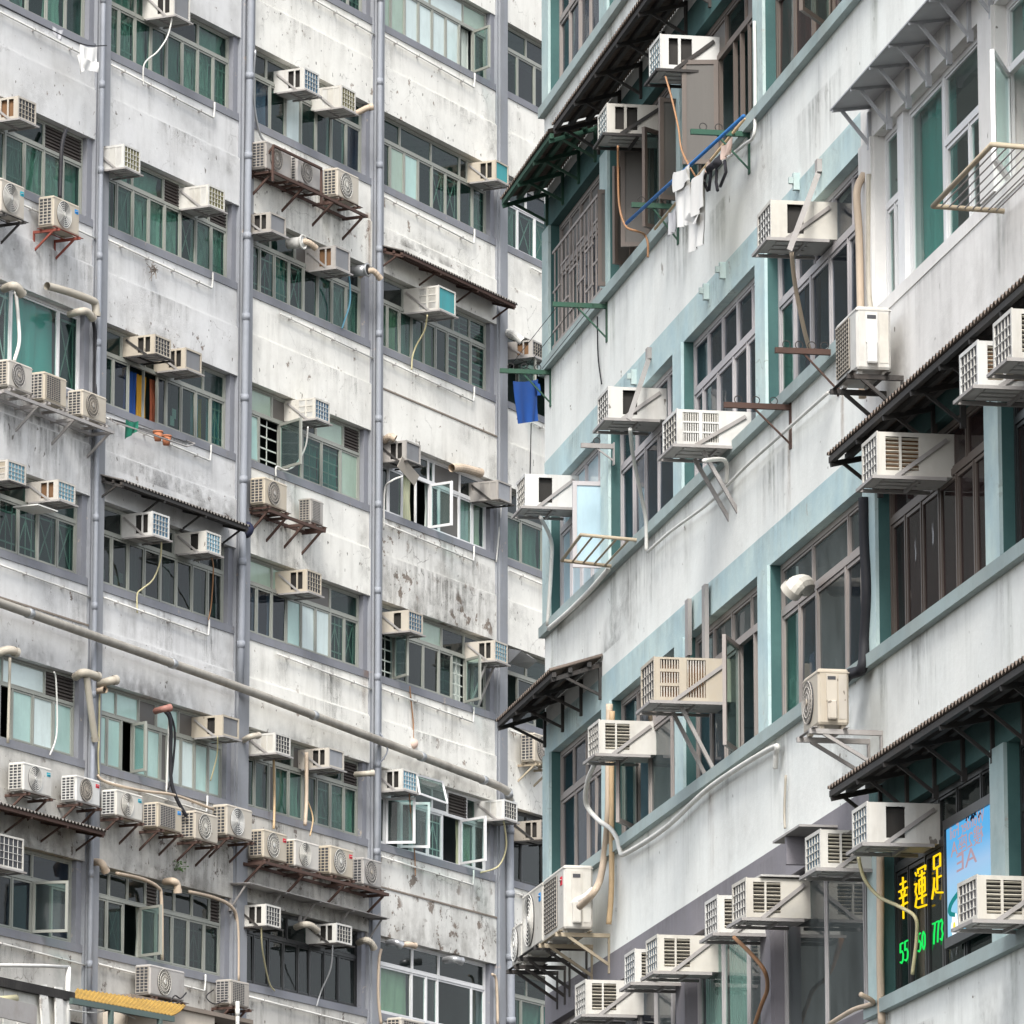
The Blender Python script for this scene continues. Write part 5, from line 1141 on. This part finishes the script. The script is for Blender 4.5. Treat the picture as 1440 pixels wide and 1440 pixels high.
cr = N(nt_, 'ShaderNodeValToRGB'); el = cr.color_ramp.elements; el[0].position = 0; el[0].color = (.30,.62,.80,1); el[1].position = 1; el[1].color = (.10,.42,.78,1)
for p_, c_ in ((.28,(.32,.62,.84,1)), (.55,(.36,.56,.80,1)), (.78,(.13,.44,.78,1))): e = el.new(p_); e.color = c_
nt_.links.new(sx_.outputs[2], cr.inputs[0]); em_ = N(nt_, 'ShaderNodeEmission'); em_.inputs[1].default_value = .42
nt_.links.new(cr.outputs[0], em_.inputs[0]); nt_.links.new(em_.outputs[0], out_.inputs[0])
MB().box(0, pw, -.012, 0, 0, ph).build('print', m, t)
MB().box(-.05, 0, -.03, .03, -.08, ph+.08).build('frame_side', 'frame_black', t); MB().box(pw, pw+.05, -.03, .03, -.08, ph+.08).build('frame_side', 'frame_black', t)
MB().box(0, pw, -.03, .03, ph, ph+.08).build('frame_rail', 'frame_black', t); MB().box(0, pw, -.03, .03, -.08, 0).build('frame_rail', 'frame_black', t)
emit('poster_ink', (.42, .30, .34), .45); emit('poster_white', (.9, .95, 1), .5); emit('poster_leaf', (.02, .25, .25), .4); emit('poster_yellow', (.9, .7, .1), .5)
def text(s, parent, loc, size, mat, mirror=True, name='lettering', xs=1.0, wide=None):
    cu = bpy.data.curves.new(name, 'FONT'); cu.body = s; cu.size = size; cu.extrude = .001; cu.align_x = 'CENTER'; cu.resolution_u = 3
    o = bpy.data.objects.new(name, cu); COL.objects.link(o); bpy.context.view_layer.update()
    me = bpy.data.meshes.new_from_object(o.evaluated_get(bpy.context.evaluated_depsgraph_get())); bpy.data.objects.remove(o)
    me.transform(Matrix.Rotation(R_(90), 4, 'X')); me.transform(Matrix.Diagonal((-xs if mirror else xs, 1, 1, 1)))
    if mirror: me.flip_normals()
    sw_ = max(v.co.x for v in me.vertices)-min(v.co.x for v in me.vertices)
    me.transform(Matrix.Diagonal((wide/sw_, 1, 1, 1))) if wide else None
    me.name = name; me.materials.clear(); me.materials.append(M[mat]); return obj(name, me, parent, loc)
vis = pw*.86      # the part of the poster that shows left of the pier
text('Wonder Foil', t, (vis*.52, -.016, ph*.885), .15, 'poster_ink', wide=vis*.84)
text('樓2座A', t, (vis*.52, -.016, ph*.72), .17, 'poster_ink', wide=vis*.8)
text('AE'[::1], t, (vis*.50, -.016, ph*.555), .20, 'poster_ink', wide=vis*.5)
rr = random.Random(3)
for i in range(5):
    x, z = vis*rr.uniform(.5, 1), ph*rr.uniform(.94, .985); MB().tube([(x, -.014, z), (x+.05, -.014, z+.03), (x+.08, -.014, z+.01)], .008, 5).build('squiggle', 'cloth_navy', t)
for k in range(6):
    a = k*1.05; MB().disc((vis*.18+.07*math.cos(a), -.012, ph*.08+.06*math.sin(a)), .05, 12, .003).build('petal', 'poster_white', t)
MB().disc((vis*.18, -.016, ph*.08), .035, 12, .003).build('flower_heart', 'poster_yellow', t)
MB().tube(smoothpts([(vis*.3, -.015, ph*.36), (vis*.12, -.015, ph*.30), (vis*.08, -.015, ph*.22), (vis*.2, -.015, ph*.18)]), .02, 6).build('leaf_curl', 'poster_leaf', t, True)
text('AE 2/F', t, (vis*.8, -.016, ph*.012), .10, 'cloth_navy', xs=1.2)

# ------------------------------------------------------------------ LOWER LEFT ROOFTOPS
zg = lambda x, y, w: L.p3(x, y, w)
a = zg(-30, 1360, 1.2); b = zg(96, 1366, 1.2)
t = root('rooftop_shed', L, (a.x-2, 0, 0), 'white tiled rooftop shed with a burnt black roof edge, lower left corner', 'shed')
sw = b.x-a.x+2
MB().box(0, sw, -1.2, -.2, 0, a.z-.24).build('wall', 'tile_white', t)
MB().box(-.1, sw+.05, -1.3, -.15, a.z-.24, a.z-.1).build('roof', 'burnt_board', t)
MB().box(sw-.28, sw-.05, -1.26, -1.2, 0, a.z-.25).build('corner_board', 'wall_worn', t)
for i in range(8): MB().box(.2+i*.42, .56+i*.42, -1.212, -1.2, a.z-1.6, a.z-.27).build('tile', 'tile_white', t)
pipe('white_pipe', L, [(-30,1357,1.25),(60,1358,1.25),(97,1360,1.25)], .028, 'pvc_white', 'white horizontal pipe along the burnt shed roof', 'pipe', None, 8, True, False)
pipe('white_pipe', L, [(96,1360,1.25),(95,1400,1.25),(95,1470,1.25)], .045, 'pvc_white', 'white upright pipe at the shed corner', 'pipe', None, 8, True, False)
pipe('roof_pipe', L, [(-20,1408,1.5),(22,1404,1.5)], .06, 'hose_yellow', 'mossy yellow pipe stub in front of the shed wall', 'pipe', None, 10, True, False)
t = root('sloping_board', L, zg(-20, 1412, 1.7), 'grey weathered board sloping down at the bottom left edge', 'board')
MB().bar((0,0,0), tuple(zg(50, 1428, 1.7)-zg(-20, 1412, 1.7)), .30, .05, (0,1,0)).build('board', 'bracket_grey', t)
# yellow lean-to
p = [zg(98, 1402, 1.3), zg(108, 1390, .45), zg(262, 1413, .6), zg(242, 1428, 1.3)]
t = root('lean_to', L, p[0], 'lean-to with yellow corrugated sheet on green steel posts, bottom left', 'lean-to'); o0 = p[0]
q0, q1, q2, q3 = [v-o0 for v in p]
MB().grid(lambda a, b: tuple(q0.lerp(q3, a).lerp(q1.lerp(q2, a), b)+Vector((0,0,.010*math.sin(a*170)-.03*math.sin(b*3.1)))), 240, 4).grid(lambda a, b: tuple(q0.lerp(q3, a).lerp(q1.lerp(q2, a), b)+Vector((0,0,.010*math.sin(a*170)-.03*math.sin(b*3.1)-.01))), 240, 4).build('sheet', 'sheet_dirty', t, True)
MB().bar(q0+Vector((0,-.02,-.06)), q3+Vector((0,-.02,-.06)), .06, .09).build('beam', 'steel_green', t)
for f in (.38, .86): MB().bar(q0.lerp(q3, f)+Vector((0,-.03,-.1)), q0.lerp(q3, f)+Vector((0,-.03,-2.5)), .07).build('post', 'steel_green', t)
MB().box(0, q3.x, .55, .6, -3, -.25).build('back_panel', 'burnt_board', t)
p = [zg(180, 1404, .5), zg(302, 1410, .5)]
t = root('parapet', L, (p[0].x, -.5, 0), 'beige painted parapet with cracked edge below the spoked condenser', 'wall')
MB().box(0, p[1].x-p[0].x, 0, .48, 0, p[0].z).build('panel', 'board_beige', t)
MB().box(-.02, p[1].x-p[0].x+1.2, -.06, .485, p[0].z+.002, p[0].z+.07).build('coping', 'mortar_brown', t)
pipe('white_pipe', L, [(334,1408,.6),(334,1470,.6)], .035, 'pvc_white', 'short white upright pipe with a cap, bottom edge', 'pipe', None, 8, True, False, 2)
t = root('bird_nest', L, zg(212, 378, .05), 'dark scruffy nest caught on the thin drain line, second column', 'nest')
for i in range(26):
    a = Vector((rr.gauss(0, .05), -abs(rr.gauss(.05, .03)), rr.gauss(0, .05))); b = Vector((rr.gauss(0, .07), -abs(rr.gauss(.06, .04)), rr.gauss(-.03, .08)))
    MB().tube([a, a.lerp(b, .5)+Vector((.02, 0, .02)), b], .006, 4).build('twig', 'mortar_brown', t)
for k in range(3):
    a = R.p3(714+k*24, 519, .52-.17*k); b = R.p3(786+k*24, 428, .50-.17*k)
    pipe('clothes_line', R, [a, b], .004, 'rubber_black', ['outermost','middle','innermost'][k]+' of three thin wires strung between the two green corner brackets', 'clothes line', 'wires between the corner brackets', 5, False, False, px=False)
# broken plaster plug, weed, bundled bag
t = root('weed', L, zg(243, 1226, .0), 'small green weed growing from the wall above the lowest window', 'weed')
for i in range(16):
    a = rr.uniform(0, 6.28); e = Vector((rr.uniform(-.12, .16), -rr.uniform(.05, .2), rr.uniform(-.02, .18)))
    MB().tube([(0,0,0), tuple(e*.6+Vector((0,0,.03))), tuple(e)], [.004,.003,.002], 4).build('stem', 'leaf', t)
    s_ = .03; mb = MB(); mb.v = [tuple(e), tuple(e+Vector((s_,-.01,s_*.6))), tuple(e+Vector((s_*1.6,-.02,0))), tuple(e+Vector((s_,-.01,-s_*.5)))]; mb.f = [(0,1,2,3)]; mb.build('leaf', 'leaf', t)
t = root('cloth_bundle', L, zg(347, 745, .2), 'dark blue bundle tied at the downpipe under the awning corner', 'bundle')
MB().grid(lambda a, b: ((.12+.02*math.sin(a*19))*math.cos(a*6.2832)*math.sin(b*3.1416), (.12+.02*math.sin(a*25+b*4))*math.sin(a*6.2832)*math.sin(b*3.1416), .13*math.cos(b*3.1416)+.015*math.sin(a*31)), 20, 12).build('bundle', 'cloth_navy', t, True)
t = root('hanging_sheet', L, zg(562, 649, .42), 'stiff grey sheet dangling below the dirty unit over the opened window', 'sheet')
MB().bar((0,0,0), tuple(zg(586, 676, .45)-zg(562, 649, .42)), .22, .012, (0,1,.3)).build('sheet', 'ac_grey', t)
t = root('drip_board', L, zg(44, 711, .5), 'broad white drip tray under the cream unit with sky blue filter', 'tray')
MB().box(0, .62, -.12, .34, 0, .02).build('tray', 'pvc_white', t)
t = root('awning_window', L, zg(586, 1090, .12), 'white awning window pushed out below the sky blue unit', 'window')
q = [zg(586,1090,.14), zg(622,1100,.14), zg(629,1130,.55), zg(590,1116,.55)]; o0 = zg(586,1090,.12)
q = [v-o0 for v in q]
for i in range(4): MB().bar(q[i], q[(i+1) % 4], .035).build('frame_bar', 'frame_white', t)
mb = MB(); mb.v = [tuple(v) for v in q]+[tuple(v+Vector((0,0,-.006))) for v in q]; mb.f = [(0,1,2,3),(7,6,5,4)]; mb.build('pane', 'glass_clear', t)
t = root('vent_hood', L, zg(715, 925, .15), 'dented grey extractor hood beside the far column', 'hood')
mb = MB(); P_ = [zg(715,912,.1), zg(742,920,.1), zg(756,930,.55), zg(733,915,.6)]; o0 = zg(715,925,.15)
mb.v = [tuple(v-o0) for v in P_]+[tuple(v-o0+Vector((0,0,-.28))) for v in (P_[0], P_[1])]; mb.f = [(0,1,2,3),(0,3,4),(1,5,2),(4,3,2,5),(0,4,5,1)]; mb.build('hood', 'steel_duct', t)
# steel straps fixed to the blue band above hung units
for (x, y, x2, y2, lab) in ((1152,240,1110,352,'steel strap from the blue band to the cream unit beside the cream pier'), (913,503,884,590,'steel strap from the blue band to the cream unit on the mid facade')):
    a = R.p3(x, y, .02); b = R.p3(x2, y2, .48); t = root('hanger_strap', R, a, lab, 'strap', 'steel straps')
    MB().bar((0,0,0), tuple(b-a), .05, .012, (1,0,0)).build('bar', 'bracket_grey', t); MB().box(-.05, .05, -.03, .02, -.02, .1).build('wall_fixing', 'bracket_grey', t)
for x, y, lab in ((1124,253,'small teal bracket left on the blue band near the cream unit'), (895,528,'small teal bracket left on the blue band mid facade'), (997,408,'left of two leftover teal brackets on the blue band'), (1020,378,'right of two leftover teal brackets on the blue band')):
    t = root('old_bracket', R, R.p3(x, y, 0), lab, 'bracket', 'leftover brackets'); MB().box(-.03, .03, -.06, 0, -.1, .06).build('plate', 'trim_teal', t); MB().box(-.02, .02, -.10, -.061, -.04, .02).build('lug', 'trim_teal', t)
for x, y0, y1, lab in ((971,843,923,'left of two upright steel bars above the big beige unit'), (995.5,822,985,'right of two upright steel bars above the big beige unit')):
    a = R.p3(x, y0, .03); b = R.p3(x, y1, .03); t = root('upright_bar', R, b, lab, 'steel bar', 'upright steel bars'); MB().box(-.07, .07, -.04, 0, 0, a.z-b.z).build('bar', 'bracket_grey', t)
# iron security grille outside the barred corner window
ga, gz = R.at(779, 495, .02); gb, _ = R.at(848, 400, .02); 
t = root('security_grille', R, (ga, -.02, RV0+.16), 'brown patterned iron grille over the corner window below the green awning', 'grille'); gw, gh = gb-ga, 1.12
MB().box(0, gw, -.02, 0, 0, .03).build('rail', 'frame_taupe', t); MB().box(0, gw, -.02, 0, gh-.03, gh).build('rail', 'frame_taupe', t)
for i in range(13): x = gw*(i+.5)/13; MB().box(x-.012, x+.012, -.015, -.003, .03, gh-.03).build('bar', 'frame_taupe', t)
for i in range(6):
    x = gw*(i+.5)/6; h_ = .18+.2*(i % 2)
    for z in (h_, h_+.45): MB().box(x-gw/13, x+gw/13, -.018, -.001, z, z+.025).build('cross_bar', 'frame_taupe', t)
# small flat rain board on the grey band
t = root('rain_board', R, R.p3(1090, 1184, .35), 'small grey rain board on the dark grey band above the roofed unit', 'board')
MB().box(-.1, .95, 0, .35, 0, .02).build('board', 'bracket_grey', t); MB().box(.3, .36, .02, .35, -.25, -.002).build('support', 'trim_dark_grey', t)

# ------------------------------------------------------------------ STAINS that run from ledges, units and awnings (thin films of dirt on the walls)
def stain_mat(name, col, mode, amt, streaky=True):
    m, t, o = nt(name); c = coords(t, False); uv = N(t, 'ShaderNodeUVMap'); sx = N(t, 'ShaderNodeSeparateXYZ'); t.links.new(uv.outputs[0], sx.inputs[0])
    U, Vv = sx.outputs[0], sx.outputs[1]
    side = mul(t, mul(t, U, mul(t, 1.0, U, 'SUBTRACT')), 4.0); side = ramp(t, side, .0, .75)
    if mode == 'drip': vert = mul(t, ramp(t, Vv, .0, 1.0), ramp(t, Vv, 1.0, .97, .35, 1))
    elif mode == 'soot': vert = ramp(t, Vv, 1.0, .05)
    else: vert = ramp(t, mul(t, mul(t, Vv, mul(t, 1.0, Vv, 'SUBTRACT')), 4.0), 0, .8)
    ns = noise(t, c, 1.0, 6, .62, (9, 9, .9) if streaky else (2.6, 2.6, 2.6)); n2 = noise(t, c, 5.5, 6, .7)
    msk = mul(t, mul(t, side, vert), mul(t, ramp(t, ns, .40, .66), ramp(t, n2, .32, .62, .3, 1)))
    if mode != 'drip':
        msk = mul(t, mul(t, side, vert), ramp(t, mul(t, mul(t, n2, .6), mul(t, noise(t, c, 2.0, 5, .6), .6), 'ADD'), .50, .82))
    tr = N(t, 'ShaderNodeBsdfTransparent'); df = N(t, 'ShaderNodeBsdfDiffuse'); df.inputs[0].default_value = (*col, 1)
    mx = N(t, 'ShaderNodeMixShader'); t.links.new(mul(t, msk, amt), mx.inputs[0]); t.links.new(tr.outputs[0], mx.inputs[1]); t.links.new(df.outputs[0], mx.inputs[2]); t.links.new(mx.outputs[0], o.inputs[0])
for a_, k_ in ((.24, 'light'), (.46, 'heavy')):
    stain_mat('drip_'+k_, (.12,.11,.095), 'drip', a_); stain_mat('soot_'+k_, (.05,.046,.04), 'soot', a_*(.55 if k_ == 'light' else 1.25)); stain_mat('grime_'+k_, (.12,.11,.095), 'patch', a_*.62, False)
stain_mat('rust_drip', (.28,.14,.06), 'drip', .6); stain_mat('moss', (.16,.18,.12), 'drip', .45)
LSEG, RSEG = [], []
for r in range(-1, 6):
    zs, zh = lz(r), lz(r+1)+HEAD; zm = zh+.84
    LSEG += [(zh, zm, .0375), (zm+.03, zs-.131, .0025), (zs-.128, zs, .0225)]
for r in range(-1, 5):
    zb = rz_(r+1)+RHEAD; RSEG += [(zb, zb+BAND, .0065), (zb+BAND+.001, rz_(r), .0025)]
def stain(F, uc, zt, w, h, mat):
    seg = LSEG if F is L else RSEG; v, f, uvs = [], [], []
    for z0, z1, off in seg:
        a, b = max(z0, zt-h), min(z1, zt)
        if b-a < .01: continue
        k = len(v); v += [(uc-w/2, -off, a), (uc+w/2, -off, a), (uc+w/2, -off, b), (uc-w/2, -off, b)]; f.append((k, k+1, k+2, k+3))
        va, vb = (a-zt+h)/h, (b-zt+h)/h; uvs += [(0, va), (1, va), (1, vb), (0, vb)]
    if not f: return
    me = bpy.data.meshes.new('stain'); me.from_pydata(v, [], f); me.materials.append(M[mat]); ul = me.uv_layers.new(name='UVMap')
    for i, q in enumerate(uvs): ul.data[i].uv = q
    return obj('stain', me, lb if F is L else rb)
def spx(F, px, py, w, h, mat): u, z = F.at(px, py); stain(F, u, z, w, h, mat)
rr = random.Random(21)
for b, (a, c) in enumerate(BAYS):
    for r in ROWS:
        zs, zh = lz(r), lz(r+1)+HEAD; zm = zh+.84; heavy = r >= 3 or (b, r) in ((3, 2), (2, 2), (3, 4))
        for q in range(3 + 2*heavy):
            w = rr.uniform(.25, .9); stain(L, rr.uniform(a+w/2, c-w/2), zs-.13 - rr.choice((0, 0, .15)), w, rr.uniform(.5, 1.45), 'drip_heavy' if heavy and rr.random() < .6 else 'drip_light')
        stain(L, (a+c)/2+rr.uniform(-.5, .5), zh+rr.uniform(.35, .6), (c-a)*.8, .6, 'soot_heavy' if heavy else 'soot_light')
        w = rr.uniform(1.2, 3); stain(L, rr.uniform(a+w/2, c-w/2), zm+.03, w, rr.uniform(.3, .7), 'drip_heavy' if rr.random() < .4 else 'drip_light')
        stain(L, c-.25, zs-.1, .5, 1.6, 'grime_heavy' if heavy else 'grime_light'); stain(L, a+.2, zs-.1, .4, 1.6, 'grime_light')
        for q in range(2): w = rr.uniform(.6, 1.6); stain(L, rr.uniform(a+w/2, c-w/2), zs-rr.uniform(.1, .8), w, rr.uniform(.4, .9), 'grime_light')
for r in range(-1, 4):
    for k in range(7):
        a, c = pil[k][0], pil[k+1][0]; zb = rz_(r+1)+RHEAD+BAND
        for q in range(4): w = rr.uniform(.15, .8); stain(R, rr.uniform(a, c), rz_(r), w, rr.uniform(.4, 1.0), 'drip_light')
        if rr.random() < .5: w = rr.uniform(.8, 2.2); stain(R, rr.uniform(a, c), rz_(r)-rr.uniform(0, .4), w, rr.uniform(.4, .7), 'grime_light')
        for q in range(2): w = rr.uniform(.5, 1.8); stain(R, rr.uniform(a, c), zb-rr.uniform(-.02, .06), w, .32, 'drip_light')
        stain(R, pil[k][1]+.1, rz_(r), .35, .9, 'moss')
# measured ones
for px, py, w, h, m_ in ((225,640,3.4,.55,'soot_heavy'),(300,690,2.0,.45,'soot_heavy'),(600,325,3.0,.5,'soot_heavy'),(560,330,1.4,.7,'grime_heavy'),(690,160,1.0,.9,'grime_heavy'),(225,440,1.4,.6,'soot_heavy'),
    (90,590,2.6,1.5,'drip_heavy'),(40,560,2.6,1.5,'drip_heavy'),(90,330,2.4,1.6,'drip_heavy'),(20,310,2.0,1.6,'grime_heavy'),(430,270,3.6,1.3,'drip_heavy'),(470,285,2.2,1.0,'moss'),(400,735,2.8,1.3,'drip_heavy'),
    (545,790,1.4,1.5,'drip_heavy'),(640,820,3.2,1.4,'drip_heavy'),(600,850,2.0,1.0,'grime_heavy'),(200,1170,3.5,1.2,'drip_heavy'),(300,1190,3,1.2,'drip_heavy'),(60,1130,3,1.1,'grime_heavy'),(440,1230,4,1.1,'drip_heavy'),(400,1240,3,1,'grime_heavy'),
    (545,350,.5,1.4,'grime_heavy'),(150,960,1.2,.8,'grime_heavy'),(240,1215,3,.7,'soot_heavy'),(700,640,1.2,.6,'grime_heavy'),(520,300,.5,2.2,'rust_drip'),(513,920,.3,1.2,'rust_drip'),(380,1130,.6,.4,'rust_drip')):
    spx(L, px, py, w, h, m_)
for px, py, w, h, m_ in ((905,765,2.6,1.0,'drip_heavy'),(880,800,1.8,.9,'grime_heavy'),(860,850,1.2,.45,'soot_heavy'),(1108,605,.22,.9,'rust_drip'),(1186,550,.25,.9,'rust_drip'),(1262,470,1.0,.8,'grime_heavy'),(1010,285,.9,1.0,'moss'),(960,300,1.2,.8,'drip_heavy'),
    (1180,985,1.0,.9,'grime_heavy'),(1300,880,1.2,.9,'drip_heavy'),(1000,1110,.3,1.0,'rust_drip'),(1090,640,1.6,.8,'drip_heavy'),(840,540,.8,.9,'drip_light'),(1080,200,2,.8,'grime_light'),(1150,130,2,.8,'drip_heavy'),(1400,1370,1.5,.9,'grime_heavy'),(1290,1440,1.4,.9,'drip_heavy'),(1245,735,.5,.35,'soot_heavy')):
    spx(R, px, py, w, h, m_)

for i, (x, y, x2, y2, w_, lab) in enumerate(((60,1385,66,1470,1.28,'left of two peeling grey boards standing against the shed'), (82,1388,84,1470,1.28,'right of two peeling grey boards standing against the shed'))):
    a = L.p3(x, y, w_); b = L.p3(x2, y2, w_); t = root('loose_board', L, b, lab, 'board', 'boards against the shed'); MB().bar((0,0,0), tuple(a-b), .22, .03, (0,1,0)).build('board', 'wall_worn', t)
pipe('cable', L, [(98,1420,1.3),(130,1424,1.3),(160,1421,1.2),(190,1432,1.2)], .012, 'pvc_white', 'white tube crossing below the yellow sheet', 'cable', None, 6)
pipe('cable', L, [(300,1392,.1),(290,1402,.2),(302,1412,.3),(320,1406,.3),(334,1416,.4)], .010, 'rubber_black', 'loose black wire on the coping by the short upright pipe', 'cable', None, 6)
pipe('cable', L, [(240,1408,.55),(246,1400,.5),(254,1404,.5),(262,1396,.4)], .012, 'rubber_black', 'twisted black wire at the end of the yellow sheet', 'cable', None, 6)
